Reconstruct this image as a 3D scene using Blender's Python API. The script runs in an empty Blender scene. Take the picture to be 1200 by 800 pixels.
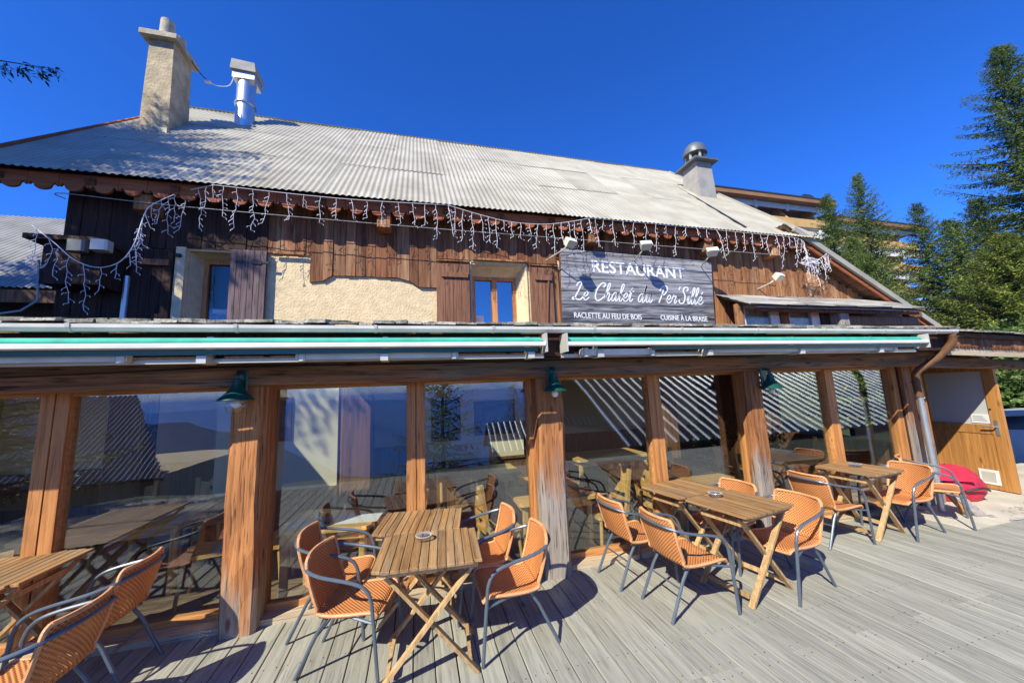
import bpy, math, random
from mathutils import Vector, Matrix, Euler
random.seed(7)
R = math.radians
sc = bpy.context.scene
col = sc.collection

# ------------------------------------------------------------------ camera
YAW, PITCH, ROLL = R(14.913), R(7.838), R(-2.319)
fw = Vector((math.sin(YAW) * math.cos(PITCH), math.cos(YAW) * math.cos(PITCH), math.sin(PITCH)))
rt = Vector((math.cos(YAW), -math.sin(YAW), 0)); up = rt.cross(fw)
r2 = math.cos(ROLL) * rt + math.sin(ROLL) * up
u2 = -math.sin(ROLL) * rt + math.cos(ROLL) * up
cd = bpy.data.cameras.new('camera'); cam = bpy.data.objects.new('camera', cd); col.objects.link(cam)
m = Matrix((r2, u2, -fw)).transposed().to_4x4(); m.translation = Vector((0, 0, 1.8))
cam.matrix_world = m
cd.sensor_width = 36; cd.lens = 36 * 426.06 / 1200; cd.clip_start = .05; cd.clip_end = 20000
sc.camera = cam

# ------------------------------------------------------------------ light, sky, exposure
SUN_AZ, SUN_EL = R(50), R(41.5)          # azimuth the shadows point to, from +Y towards +X
sd = bpy.data.lights.new('sun', 'SUN'); sd.energy = 5.0; sd.angle = R(.5); sd.color = (1, .955, .81)
so = bpy.data.objects.new('sun', sd); col.objects.link(so)
tosun = Vector((-math.sin(SUN_AZ) * math.cos(SUN_EL), -math.cos(SUN_AZ) * math.cos(SUN_EL), math.sin(SUN_EL)))
so.rotation_euler = tosun.to_track_quat('Z', 'Y').to_euler(); so.location = (-30, -30, 40)
w = bpy.data.worlds.new('World'); sc.world = w; w.use_nodes = True
nt = w.node_tree; N = nt.nodes; Lk = nt.links
bg = N['Background']
sky = N.new('ShaderNodeTexSky'); sky.sky_type = 'NISHITA'; sky.sun_disc = False
sky.sun_elevation = SUN_EL; sky.sun_rotation = math.atan2(tosun.x, tosun.y)
sky.altitude = 1800; sky.air_density = 1.0; sky.dust_density = .15; sky.ozone_density = 3.5
bg.inputs['Strength'].default_value = .093
# cloud banks that sit low over the mountains
tc = N.new('ShaderNodeTexCoord')
sep = N.new('ShaderNodeSeparateXYZ'); Lk.new(tc.outputs['Generated'], sep.inputs[0])
mp = N.new('ShaderNodeMapping'); mp.inputs['Scale'].default_value = (5, 5, 16); Lk.new(tc.outputs['Generated'], mp.inputs[0])
nz = N.new('ShaderNodeTexNoise'); nz.inputs['Scale'].default_value = 1.3; nz.inputs['Detail'].default_value = 7
nz.inputs['Roughness'].default_value = .6; Lk.new(mp.outputs[0], nz.inputs['Vector'])
rp = N.new('ShaderNodeMapRange'); rp.inputs[1].default_value = .36; rp.inputs[2].default_value = .60; Lk.new(nz.outputs[0], rp.inputs[0])
hb = N.new('ShaderNodeMapRange'); hb.inputs[1].default_value = .16; hb.inputs[2].default_value = .05; Lk.new(sep.outputs[2], hb.inputs[0])
mu = N.new('ShaderNodeMath'); mu.operation = 'MULTIPLY'; Lk.new(rp.outputs[0], mu.inputs[0]); Lk.new(hb.outputs[0], mu.inputs[1])
mx = N.new('ShaderNodeMixRGB'); Lk.new(mu.outputs[0], mx.inputs[0]); mx.inputs[2].default_value = (11, 11.5, 12.4, 1)
hs = N.new('ShaderNodeHueSaturation'); hs.inputs['Saturation'].default_value = 1.2
tn = N.new('ShaderNodeMixRGB'); tn.blend_type = 'MULTIPLY'; tn.inputs[0].default_value = 1; tn.inputs[2].default_value = (.54, 1.02, 1.88, 1)   # thin, deep-blue mountain air
Lk.new(sky.outputs[0], hs.inputs['Color']); Lk.new(hs.outputs[0], tn.inputs[1]); Lk.new(tn.outputs[0], mx.inputs[1]); Lk.new(mx.outputs[0], bg.inputs['Color'])
vs = sc.view_settings; vs.view_transform = 'Standard'; vs.look = 'None'; vs.gamma = 1; vs.exposure = .62; vs.use_curve_mapping = False
sc.render.engine = 'CYCLES'
sc.cycles.use_denoising = True
sc.cycles.max_bounces = 8; sc.cycles.transparent_max_bounces = 16
sc.cycles.caustics_reflective = False; sc.cycles.caustics_refractive = False

# ------------------------------------------------------------------ helpers
def lin(r, g, b):
    f = lambda c: (c / 255 / 12.92) if c <= 10 else ((c / 255 + .055) / 1.055) ** 2.4
    return (f(r), f(g), f(b), 1)

class MB:
    def __init__(s): s.v = []; s.f = []
    def quad(s, *p):
        n = len(s.v); s.v += [tuple(q) for q in p]; s.f.append(tuple(range(n, n + len(p)))); return s
    def box(s, x0, x1, y0, y1, z0, z1):
        n = len(s.v)
        s.v += [(x, y, z) for z in (z0, z1) for y in (y0, y1) for x in (x0, x1)]
        s.f += [(n, n+2, n+3, n+1), (n+4, n+5, n+7, n+6), (n, n+1, n+5, n+4), (n+2, n+6, n+7, n+3), (n, n+4, n+6, n+2), (n+1, n+3, n+7, n+5)]
        return s
    def cbox(s, x0, x1, y0, y1, z0, z1, c=.01):          # box with chamfered vertical edges
        pts = [(x0+c, y0), (x1-c, y0), (x1, y0+c), (x1, y1-c), (x1-c, y1), (x0+c, y1), (x0, y1-c), (x0, y0+c)]
        return s.loft([[(x, y, z) for x, y in pts] for z in (z0, z1)])
    def loft(s, rings, cap=True, close=True):
        k = len(rings[0]); n = len(s.v)
        for r in rings: s.v += [tuple(q) for q in r]
        for i in range(len(rings) - 1):
            for j in range(k if close else k - 1):
                a = n + i*k + j; b = n + i*k + (j+1) % k
                s.f.append((a, b, b + k, a + k))
        if cap and close:
            s.f.append(tuple(n + j for j in reversed(range(k))))
            s.f.append(tuple(n + (len(rings)-1)*k + j for j in range(k)))
        return s
    def bar(s, p, q, w, h, upv=(0, 0, 1)):               # straight bar, section w (side) x h (up)
        p = Vector(p); q = Vector(q); d = (q - p).normalized(); u = Vector(upv)
        if abs(d.dot(u)) > .99: u = Vector((0, 1, 0))
        a = d.cross(u).normalized(); b = a.cross(d).normalized()
        return s.loft([[c + a*x*w/2 + b*y*h/2 for x, y in ((-1, -1), (1, -1), (1, 1), (-1, 1))] for c in (p, q)])
    def tube(s, pts, r, n=6):
        pts = [Vector(p) for p in pts]; rings = []; pa = None
        for i, p in enumerate(pts):
            d = (pts[min(i+1, len(pts)-1)] - pts[max(i-1, 0)]).normalized()
            if pa is None:
                u = Vector((0, 0, 1)) if abs(d.z) < .9 else Vector((1, 0, 0)); a = d.cross(u).normalized()
            else: a = (pa - d * pa.dot(d)).normalized()
            pa = a; b = d.cross(a)
            rr = r[i] if isinstance(r, (list, tuple)) else r
            rings.append([p + a*math.cos(t*2*math.pi/n)*rr + b*math.sin(t*2*math.pi/n)*rr for t in range(n)])
        return s.loft(rings)
    def lathe(s, prof, c=(0, 0, 0), n=16, cap=True):
        return s.loft([[(c[0] + r*math.cos(t*2*math.pi/n), c[1] + r*math.sin(t*2*math.pi/n), c[2] + z) for t in range(n)] for r, z in prof], cap)
    def prism(s, poly, y0, y1):                          # polygon in X,Z swept along Y
        return s.loft([[(x, y0, z) for x, z in poly], [(x, y1, z) for x, z in poly]])
    def ribbon(s, pts, wd, y=0, th=.004):                # flat stroke in X,Z
        pts = [Vector(p) for p in pts]; A = []; B = []
        for i, p in enumerate(pts):
            d = (pts[min(i+1, len(pts)-1)] - pts[max(i-1, 0)]); d = d.normalized() if d.length else Vector((1, 0))
            n = Vector((-d.y, d.x)); A.append(p + n*wd/2); B.append(p - n*wd/2)
        for i in range(len(pts)-1):
            s.loft([[(q.x, yy, q.y) for q in (A[i], A[i+1], B[i+1], B[i])] for yy in (y - th, y)])
        return s
    def mesh(s, name='m'):
        me = bpy.data.meshes.new(name); me.from_pydata(s.v, [], s.f); me.update(); return me
    def build(s, name, mat, parent=None, smooth=False, loc=None):
        me = s.mesh(name); me.materials.append(mat)
        if smooth:
            me.polygons.foreach_set('use_smooth', [True]*len(me.polygons))
            try: me.set_sharp_from_angle(angle=R(40))
            except Exception: pass
        return link(name, me, parent, loc)

def link(name, me, parent=None, loc=None, rot=None):
    o = bpy.data.objects.new(name, me); col.objects.link(o)
    if parent: o.parent = parent
    if loc: o.location = loc
    if rot: o.rotation_euler = rot
    return o
def tag(o, label=None, cat=None, group=None, kind=None):
    if label: o['label'] = label
    if cat: o['category'] = cat
    if group: o['group'] = group
    if kind: o['kind'] = kind
    return o
def thing(name, label, cat, loc=(0, 0, 0), rz=0, group=None):
    o = bpy.data.objects.new(name, None); col.objects.link(o); o.location = loc; o.rotation_euler = (0, 0, rz)
    o.empty_display_size = .1
    return tag(o, label, cat, group)
def copy_tree(o, parent=None):
    c = o.copy(); col.objects.link(c); c.parent = parent
    for ch in list(o.children): copy_tree(ch, c)
    return c
def crom(pts, k=5):
    pts = [Vector(p) for p in pts]; out = []
    for i in range(len(pts)-1):
        p0 = pts[max(i-1, 0)]; p1 = pts[i]; p2 = pts[i+1]; p3 = pts[min(i+2, len(pts)-1)]
        for j in range(k):
            t = j/k
            out.append(.5*((2*p1) + (p2-p0)*t + (2*p0-5*p1+4*p2-p3)*t*t + (3*p1-p0-3*p2+p3)*t*t*t))
    out.append(pts[-1]); return out

# ------------------------------------------------------------------ materials
def newmat(name):
    mt = bpy.data.materials.new(name); mt.use_nodes = True
    return mt, mt.node_tree, mt.node_tree.nodes['Principled BSDF']
def plain(name, c, rough=.6, metal=0, var=.06, scale=6, bump=0, bscale=60):
    mt, t, b = newmat(name)
    tc = t.nodes.new('ShaderNodeTexCoord')
    nz = t.nodes.new('ShaderNodeTexNoise'); nz.inputs['Scale'].default_value = scale; nz.inputs['Detail'].default_value = 5
    t.links.new(tc.outputs['Object'], nz.inputs['Vector'])
    mr = t.nodes.new('ShaderNodeMapRange'); mr.inputs[1].default_value = .3; mr.inputs[2].default_value = .7; mr.inputs[3].default_value = 1-var*3; mr.inputs[4].default_value = 1+var
    t.links.new(nz.outputs[0], mr.inputs[0])
    mm = t.nodes.new('ShaderNodeVectorMath'); mm.operation = 'SCALE'; mm.inputs[0].default_value = c[:3]
    t.links.new(mr.outputs[0], mm.inputs['Scale']); t.links.new(mm.outputs[0], b.inputs['Base Color'])
    b.inputs['Roughness'].default_value = rough; b.inputs['Metallic'].default_value = metal
    if bump:
        n2 = t.nodes.new('ShaderNodeTexNoise'); n2.inputs['Scale'].default_value = bscale; n2.inputs['Detail'].default_value = 4
        t.links.new(tc.outputs['Object'], n2.inputs['Vector'])
        bp = t.nodes.new('ShaderNodeBump'); bp.inputs['Strength'].default_value = bump; bp.inputs['Distance'].default_value = .02
        t.links.new(n2.outputs[0], bp.inputs['Height']); t.links.new(bp.outputs[0], b.inputs['Normal'])
    return mt
def wood(name, dark, light, axis='Z', fine=1, rough=.75, objvar=.18, bump=.35, weather=None, crack=.55, wscale=1.2, wlo=.45, whi=.62, zfade=None, knots=True):
    """long-grain wood; axis = grain direction in object space; weather = second colour in worn patches;
    zfade = (z0, z1): the worn colour takes over below z0, splashed by rain"""
    mt, t, b = newmat(name); A = t.nodes.new; L = t.links.new
    tc = A('ShaderNodeTexCoord'); oi = A('ShaderNodeObjectInfo')
    of = A('ShaderNodeVectorMath'); of.operation = 'SCALE'; of.inputs[0].default_value = (17, 31, 23); L(oi.outputs['Random'], of.inputs['Scale'])
    ad = A('ShaderNodeVectorMath'); L(tc.outputs['Object'], ad.inputs[0]); L(of.outputs[0], ad.inputs[1])
    sc_ = {'X': (1.3, 30, 30), 'Y': (30, 1.3, 30), 'Z': (30, 30, 1.3)}[axis]
    mp = A('ShaderNodeMapping'); mp.inputs['Scale'].default_value = [x*fine for x in sc_]; L(ad.outputs[0], mp.inputs[0])
    n1 = A('ShaderNodeTexNoise'); n1.inputs['Scale'].default_value = 1; n1.inputs['Detail'].default_value = 7; n1.inputs['Roughness'].default_value = .62; n1.inputs['Distortion'].default_value = .6
    L(mp.outputs[0], n1.inputs['Vector'])
    n2 = A('ShaderNodeTexNoise'); n2.inputs['Scale'].default_value = 3.2; n2.inputs['Detail'].default_value = 3; L(mp.outputs[0], n2.inputs['Vector'])
    cr = A('ShaderNodeValToRGB'); cr.color_ramp.elements[0].position = .3; cr.color_ramp.elements[1].position = .68
    cr.color_ramp.elements[0].color = dark; cr.color_ramp.elements[1].color = light; L(n1.outputs[0], cr.inputs[0])
    out = cr.outputs[0]
    if weather:
        n3 = A('ShaderNodeTexNoise'); n3.inputs['Scale'].default_value = wscale; n3.inputs['Detail'].default_value = 5; n3.inputs['Distortion'].default_value = .4
        mp3 = A('ShaderNodeMapping'); s3 = {'X': (.6, 4, 4), 'Y': (4, .6, 4), 'Z': (4, 4, .6)}[axis]; mp3.inputs['Scale'].default_value = s3
        L(ad.outputs[0], mp3.inputs[0]); L(mp3.outputs[0], n3.inputs['Vector'])
        mr = A('ShaderNodeMapRange'); mr.inputs[1].default_value = wlo; mr.inputs[2].default_value = whi
        src = n3.outputs[0]
        if zfade:
            sp = A('ShaderNodeSeparateXYZ'); L(tc.outputs['Object'], sp.inputs[0])
            zr = A('ShaderNodeMapRange'); zr.inputs[1].default_value = zfade[1]; zr.inputs[2].default_value = zfade[0]; zr.inputs[3].default_value = -.17; zr.inputs[4].default_value = .17; zr.clamp = True
            L(sp.outputs[2], zr.inputs[0]); am = A('ShaderNodeMath'); L(src, am.inputs[0]); L(zr.outputs[0], am.inputs[1]); src = am.outputs[0]
        L(src, mr.inputs[0])
        wm = A('ShaderNodeMixRGB'); L(mr.outputs[0], wm.inputs[0]); L(out, wm.inputs[1])
        wm2 = A('ShaderNodeMixRGB'); wm2.blend_type = 'MULTIPLY'; wm2.inputs[0].default_value = .55; wm2.inputs[1].default_value = weather
        g2 = A('ShaderNodeValToRGB'); g2.color_ramp.elements[0].color = (.35, .35, .35, 1); g2.color_ramp.elements[1].color = (1.2, 1.2, 1.2, 1); g2.color_ramp.elements[0].position = .3; g2.color_ramp.elements[1].position = .65
        L(n1.outputs[0], g2.inputs[0]); L(g2.outputs[0], wm2.inputs[2]); L(wm2.outputs[0], wm.inputs[2]); out = wm.outputs[0]
    if knots:
        mk = A('ShaderNodeMapping'); mk.inputs['Scale'].default_value = {'X': (2.2, 7, 7), 'Y': (7, 2.2, 7), 'Z': (7, 7, 2.2)}[axis]; L(ad.outputs[0], mk.inputs[0])
        vo = A('ShaderNodeTexVoronoi'); vo.inputs['Scale'].default_value = 1; L(mk.outputs[0], vo.inputs['Vector'])
        kr = A('ShaderNodeMapRange'); kr.inputs[1].default_value = .06; kr.inputs[2].default_value = .16; kr.inputs[3].default_value = .75; kr.inputs[4].default_value = 0; L(vo.outputs['Distance'], kr.inputs[0])
        km = A('ShaderNodeMixRGB'); L(kr.outputs[0], km.inputs[0]); L(out, km.inputs[1]); km.inputs[2].default_value = tuple(c*.45 for c in dark[:3]) + (1,); out = km.outputs[0]
    ck = A('ShaderNodeMapRange'); ck.inputs[1].default_value = .33; ck.inputs[2].default_value = .43; ck.inputs[3].default_value = 1-crack; ck.inputs[4].default_value = 1; L(n2.outputs[0], ck.inputs[0])
    ov = A('ShaderNodeMapRange'); ov.inputs[3].default_value = 1-objvar; ov.inputs[4].default_value = 1+objvar; L(oi.outputs['Random'], ov.inputs[0])
    mm = A('ShaderNodeMath'); mm.operation = 'MULTIPLY'; L(ck.outputs[0], mm.inputs[0]); L(ov.outputs[0], mm.inputs[1])
    vs_ = A('ShaderNodeVectorMath'); vs_.operation = 'SCALE'; L(out, vs_.inputs[0]); L(mm.outputs[0], vs_.inputs['Scale'])
    L(vs_.outputs[0], b.inputs['Base Color']); b.inputs['Roughness'].default_value = rough
    b.inputs['Specular IOR Level'].default_value = .3
    bp = A('ShaderNodeBump'); bp.inputs['Strength'].default_value = bump; bp.inputs['Distance'].default_value = .008
    L(n2.outputs[0], bp.inputs['Height']); L(bp.outputs[0], b.inputs['Normal'])
    return mt

M = {}
M['deck'] = wood('deck_wood', (.24, .235, .19, 1), (.375, .365, .30, 1), 'Y', 1, .8, .12, .3, (.33, .32, .265, 1), .35, .5, knots=False)
M['sillwood'] = wood('sill_wood', (.4, .3, .19, 1), (.58, .47, .32, 1), 'X', 1, .7, .1)
M['slatwood'] = wood('teak_slat', (.20, .105, .04, 1), (.42, .24, .10, 1), 'Y', 1.2, .55, .22, .25, (.33, .24, .15, 1), .35, 1.0, .5, .75)
M['legwood'] = wood('teak_leg', (.34, .20, .08, 1), (.58, .39, .19, 1), 'Z', 1, .55, .15, .2, None, .3)
M['frame'] = wood('larch_frame', (.36, .135, .038, 1), (.68, .32, .108, 1), 'Z', 1, .5, .12, .25, None, .35)
M['frameX'] = wood('larch_frame_across', (.38, .15, .045, 1), (.70, .34, .12, 1), 'X', 1, .5, .12, .25, None, .35)
M['pillar'] = wood('old_pillar', (.17, .06, .022, 1), (.50, .215, .075, 1), 'Z', .8, .8, .12, .7, (.33, .28, .23, 1), .75, 1.1, .46, .60, (.35, 1.35))
M['pillarO'] = wood('orange_pillar', (.22, .075, .024, 1), (.58, .25, .085, 1), 'Z', .8, .8, .12, .7, (.36, .29, .22, 1), .75, 1.1, .50, .66, (-.1, .9))
M['beam'] = wood('old_beam', (.11, .045, .02, 1), (.46, .21, .085, 1), 'X', .7, .8, .1, .7, (.20, .16, .12, 1), .75, 1.0)
M['clad'] = wood('cladding', (.075, .028, .014, 1), (.31, .125, .053, 1), 'Z', .8, .8, .28, .5, (.40, .24, .13, 1), .6, 1.0, .52, .75)
M['cladR'] = wood('cladding_right', (.17, .066, .026, 1), (.46, .21, .085, 1), 'Z', .8, .8, .25, .5, (.50, .31, .16, 1), .6, 1.0, .5, .72)
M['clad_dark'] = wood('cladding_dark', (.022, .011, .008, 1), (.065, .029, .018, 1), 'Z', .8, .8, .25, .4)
M['val'] = wood('valance', (.23, .062, .024, 1), (.42, .135, .05, 1), 'X', .8, .75, .12, .3, None, .4)
M['shut'] = wood('shutter', (.13, .055, .03, 1), (.30, .14, .075, 1), 'Z', 1, .7, .1, .35)
M['shutP'] = wood('shutter_violet', (.075, .05, .055, 1), (.20, .135, .135, 1), 'Z', 1, .7, .1, .3)
M['door'] = wood('door_wood', (.30, .125, .032, 1), (.58, .28, .085, 1), 'Z', .6, .4, .1, .15, None, .3)
M['pine'] = wood('varnished_pine', (.52, .28, .07, 1), (.78, .50, .17, 1), 'Z', .7, .4, .15, .12, None, .2)
M['pineX'] = wood('varnished_pine_top', (.52, .28, .07, 1), (.80, .52, .18, 1), 'X', .7, .35, .15, .1, None, .2)
M['shingle'] = wood('old_shingle', (.17, .145, .115, 1), (.50, .46, .39, 1), 'Y', .7, .9, .4, .8, (.16, .17, .12, 1), .6, 1.5)
M['shingleX'] = wood('old_roof_board', (.2, .18, .15, 1), (.5, .47, .41, 1), 'X', .7, .9, .3, .7)
M['wains'] = wood('wainscot', (.11, .05, .022, 1), (.24, .12, .055, 1), 'Z', .7, .6, .2, .2, None, .3)
M['greywood'] = wood('grey_post', (.2, .17, .14, 1), (.42, .38, .33, 1), 'Z', .8, .8, .1, .5)
M['intfloor'] = wood('interior_floor', (.22, .15, .09, 1), (.40, .29, .18, 1), 'X', .8, .6, .1, .2)
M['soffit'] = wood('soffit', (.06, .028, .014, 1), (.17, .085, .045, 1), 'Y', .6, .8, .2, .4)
M['trunk'] = wood('bark', (.035, .026, .02, 1), (.11, .08, .055, 1), 'Z', .3, .95, .1, .9)
M['white'] = plain('white_paint', (.80, .78, .72), .45, 0, .05, 4)
M['gutter'] = plain('grey_gutter', (.72, .69, .60), .45, 0, .06, 5)
M['alu'] = plain('aluminium_grey', (.60, .575, .50), .4, .2, .04, 5)
M['tube'] = plain('blue_grey_tube', (.125, .155, .19), .36, .35, .05, 12)
M['green_cloth'] = plain('green_awning_cloth', (.04, .42, .30), .75, 0, .07, 8)
M['green'] = plain('green_enamel_shaded_cloth', (.008, .075, .055), .3, 0, .04, 12)
M['green_in'] = plain('pale_green_enamel', (.20, .52, .42), .4, 0, .03, 12)
M['dark'] = plain('dark_paint_and_room_shade', (.02, .02, .022), .5, 0, .05)
M['black'] = plain('black_steel', (.025, .025, .028), .45, .4, .05)
M['stucco'] = plain('cream_stucco', (.74, .58, .34), .9, 0, .06, 9, .5, 34)
M['stucco2'] = plain('pale_reveal', (.74, .60, .37), .9, 0, .06, 9, .4, 60)
M['inwall'] = plain('interior_cream', (.76, .66, .42), .85, 0, .03, 3)
M['ceil'] = plain('interior_ceiling', (.62, .52, .38), .85, 0, .05, 3)
M['chimney'] = plain('chimney_render', (.52, .42, .27), .92, 0, .13, 5, .7, 24)
M['stone'] = plain('chimney_stone', (.46, .40, .31), .9, 0, .12, 6, .5, 20)
M['concrete'] = plain('concrete', (.55, .50, .39), .9, 0, .08, 3, .3, 30)
M['rubble'] = plain('rubble', (.4, .36, .3), .95, 0, .15, 8, .5, 20)
M['steel'] = plain('steel_flue', (.74, .72, .69), .36, 1, .05, 3)
M['steelm'] = plain('galvanised', (.52, .54, .55), .35, .7, .06, 5)
M['slatepaint'] = plain('grey_render', (.36, .34, .30), .8, 0, .08, 5, .2, 30)
M['dome'] = plain('zinc_dome', (.16, .17, .17), .5, .3, .08, 8)
M['plastic_white'] = plain('white_cord', (.74, .72, .76), .5, 0, .02)
M['cable'] = plain('cable', (.35, .35, .35), .5, 0, .02)
M['lampwhite'] = plain('flood_housing', (.72, .68, .56), .4, 0, .03)
M['red'] = plain('red_fabric', (.55, .025, .05), .6, 0, .1, 9, .3, 8)
M['redl'] = plain('red_plastic', (.62, .03, .05), .35, 0, .05, 9)
M['blackbox'] = plain('black_board', (.02, .02, .02), .6, 0, .05)
M['ochre'] = plain('hotel_ochre', (.62, .38, .13), .8, 0, .08, .6)
M['ochred'] = plain('hotel_wood_soffit', (.30, .15, .06), .8, 0, .08, .6)
M['hotelwhite'] = plain('hotel_white', (.70, .68, .62), .8, 0, .04, .5)
M['hoteldark'] = plain('hotel_roof', (.035, .035, .035), .6, 0, .08, .5)
M['hotelgrey'] = plain('hotel_wall', (.28, .25, .22), .85, 0, .06, .5)
M['paper'] = plain('paper', (.75, .74, .70), .8, 0, .03)
M['paperink'] = plain('paper_print', (.3, .3, .3), .8, 0, .03)
M['curtain'] = plain('curtain', (.72, .70, .66), .9, 0, .08, 5)
M['bluebox'] = plain('blue_print', (.16, .38, .70), .5, 0, .25, 22)
M['carpaint'] = plain('car_white', (.62, .64, .66), .25, 0, .02)
M['tyre'] = plain('tyre', (.02, .02, .02), .8)
M['headlamp'] = plain('vehicle_dark_glass', (.03, .035, .05), .35, 0, .02)
M['poster'] = plain('poster_dark', (.05, .06, .09), .4, 0, .3, 9)
M['poster2'] = plain('poster_blue', (.08, .14, .28), .4, 0, .3, 6)
M['ground'] = plain('alpine_grass', (.05, .065, .025), .95, 0, .2, .3, .4, 3)
M['mount'] = plain('forested_mountain', (.045, .075, .075), 1, 0, .22, .004)
M['hill'] = plain('forested_hill', (.018, .03, .018), 1, 0, .25, .03)
M['pot'] = plain('terracotta', (.32, .12, .06), .8, 0, .08, 9)
M['nail'] = plain('nail_head', (.05, .045, .04), .6, .5, .02)
M['bulb'] = plain('bulb_white', (.85, .83, .76), .3, 0, .02)

def mat_roof(name, c=(.47, .44, .345), rust=.45):
    mt, t, b = newmat(name); A = t.nodes.new; L = t.links.new
    tc = A('ShaderNodeTexCoord'); oi = A('ShaderNodeObjectInfo')
    of = A('ShaderNodeVectorMath'); of.operation = 'SCALE'; of.inputs[0].default_value = (13, 7, 3); L(oi.outputs['Random'], of.inputs['Scale'])
    ad = A('ShaderNodeVectorMath'); L(tc.outputs['Object'], ad.inputs[0]); L(of.outputs[0], ad.inputs[1])
    n1 = A('ShaderNodeTexNoise'); n1.inputs['Scale'].default_value = 1.6; n1.inputs['Detail'].default_value = 6; L(ad.outputs[0], n1.inputs['Vector'])
    mp = A('ShaderNodeMapping'); mp.inputs['Scale'].default_value = (14, 1.2, 1); L(ad.outputs[0], mp.inputs[0])
    n2 = A('ShaderNodeTexNoise'); n2.inputs['Scale'].default_value = 1.5; n2.inputs['Detail'].default_value = 6; L(mp.outputs[0], n2.inputs['Vector'])
    cr = A('ShaderNodeValToRGB'); cr.color_ramp.elements[0].position = .32; cr.color_ramp.elements[1].position = .62
    cr.color_ramp.elements[0].color = (c[0]*.72, c[1]*.70, c[2]*.66, 1); cr.color_ramp.elements[1].color = (*c, 1); L(n1.outputs[0], cr.inputs[0])
    mr = A('ShaderNodeMapRange'); mr.inputs[1].default_value = .62; mr.inputs[2].default_value = .78; mr.inputs[4].default_value = rust; L(n2.outputs[0], mr.inputs[0])
    mxx = A('ShaderNodeMixRGB'); L(mr.outputs[0], mxx.inputs[0]); L(cr.outputs[0], mxx.inputs[1]); mxx.inputs[2].default_value = (.24, .16, .10, 1)
    ov = A('ShaderNodeMapRange'); ov.inputs[3].default_value = .93; ov.inputs[4].default_value = 1.06; L(oi.outputs['Random'], ov.inputs[0])
    sv = A('ShaderNodeVectorMath'); sv.operation = 'SCALE'; L(mxx.outputs[0], sv.inputs[0]); L(ov.outputs[0], sv.inputs['Scale'])
    L(sv.outputs[0], b.inputs['Base Color']); b.inputs['Roughness'].default_value = .55; b.inputs['Metallic'].default_value = .12
    return mt
M['roof'] = mat_roof('corrugated_sheet')
M['roof_n'] = mat_roof('corrugated_neighbour', (.44, .43, .38), .3)

def mat_glass(name, tint=(.93, .96, .95), f0=.14):
    mt, t, b = newmat(name); A = t.nodes.new; L = t.links.new
    t.nodes.remove(b); out = t.nodes['Material Output']
    lw = A('ShaderNodeLayerWeight'); lw.inputs['Blend'].default_value = .5
    pw = A('ShaderNodeMath'); pw.operation = 'POWER'; pw.inputs[1].default_value = 4; L(lw.outputs['Facing'], pw.inputs[0])
    mr = A('ShaderNodeMapRange'); mr.inputs[3].default_value = f0; mr.inputs[4].default_value = 1; L(pw.outputs[0], mr.inputs[0])
    tr = A('ShaderNodeBsdfTransparent'); tr.inputs[0].default_value = (*tint, 1)
    gl = A('ShaderNodeBsdfGlossy'); gl.inputs['Roughness'].default_value = 0; gl.inputs[0].default_value = (.95, .97, 1, 1)
    n = A('ShaderNodeTexNoise'); n.inputs['Scale'].default_value = 1.4; tcx = A('ShaderNodeTexCoord'); L(tcx.outputs['Object'], n.inputs['Vector'])
    bp = A('ShaderNodeBump'); bp.inputs['Strength'].default_value = .05; bp.inputs['Distance'].default_value = .02; L(n.outputs[0], bp.inputs['Height']); L(bp.outputs[0], gl.inputs['Normal'])
    ms = A('ShaderNodeMixShader'); L(mr.outputs[0], ms.inputs[0]); L(tr.outputs[0], ms.inputs[1]); L(gl.outputs[0], ms.inputs[2]); L(ms.outputs[0], out.inputs[0])
    return mt
M['glass'] = mat_glass('window_glass', (.94, .96, .95), .11)
M['glass_clear'] = mat_glass('clear_pane', (.9, .93, .93), .04)
M['glass_up'] = mat_glass('upper_window_glass', (.7, .75, .78), .3)
M['tumbler'] = mat_glass('clear_glass', (.9, .94, .95), .10)

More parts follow.
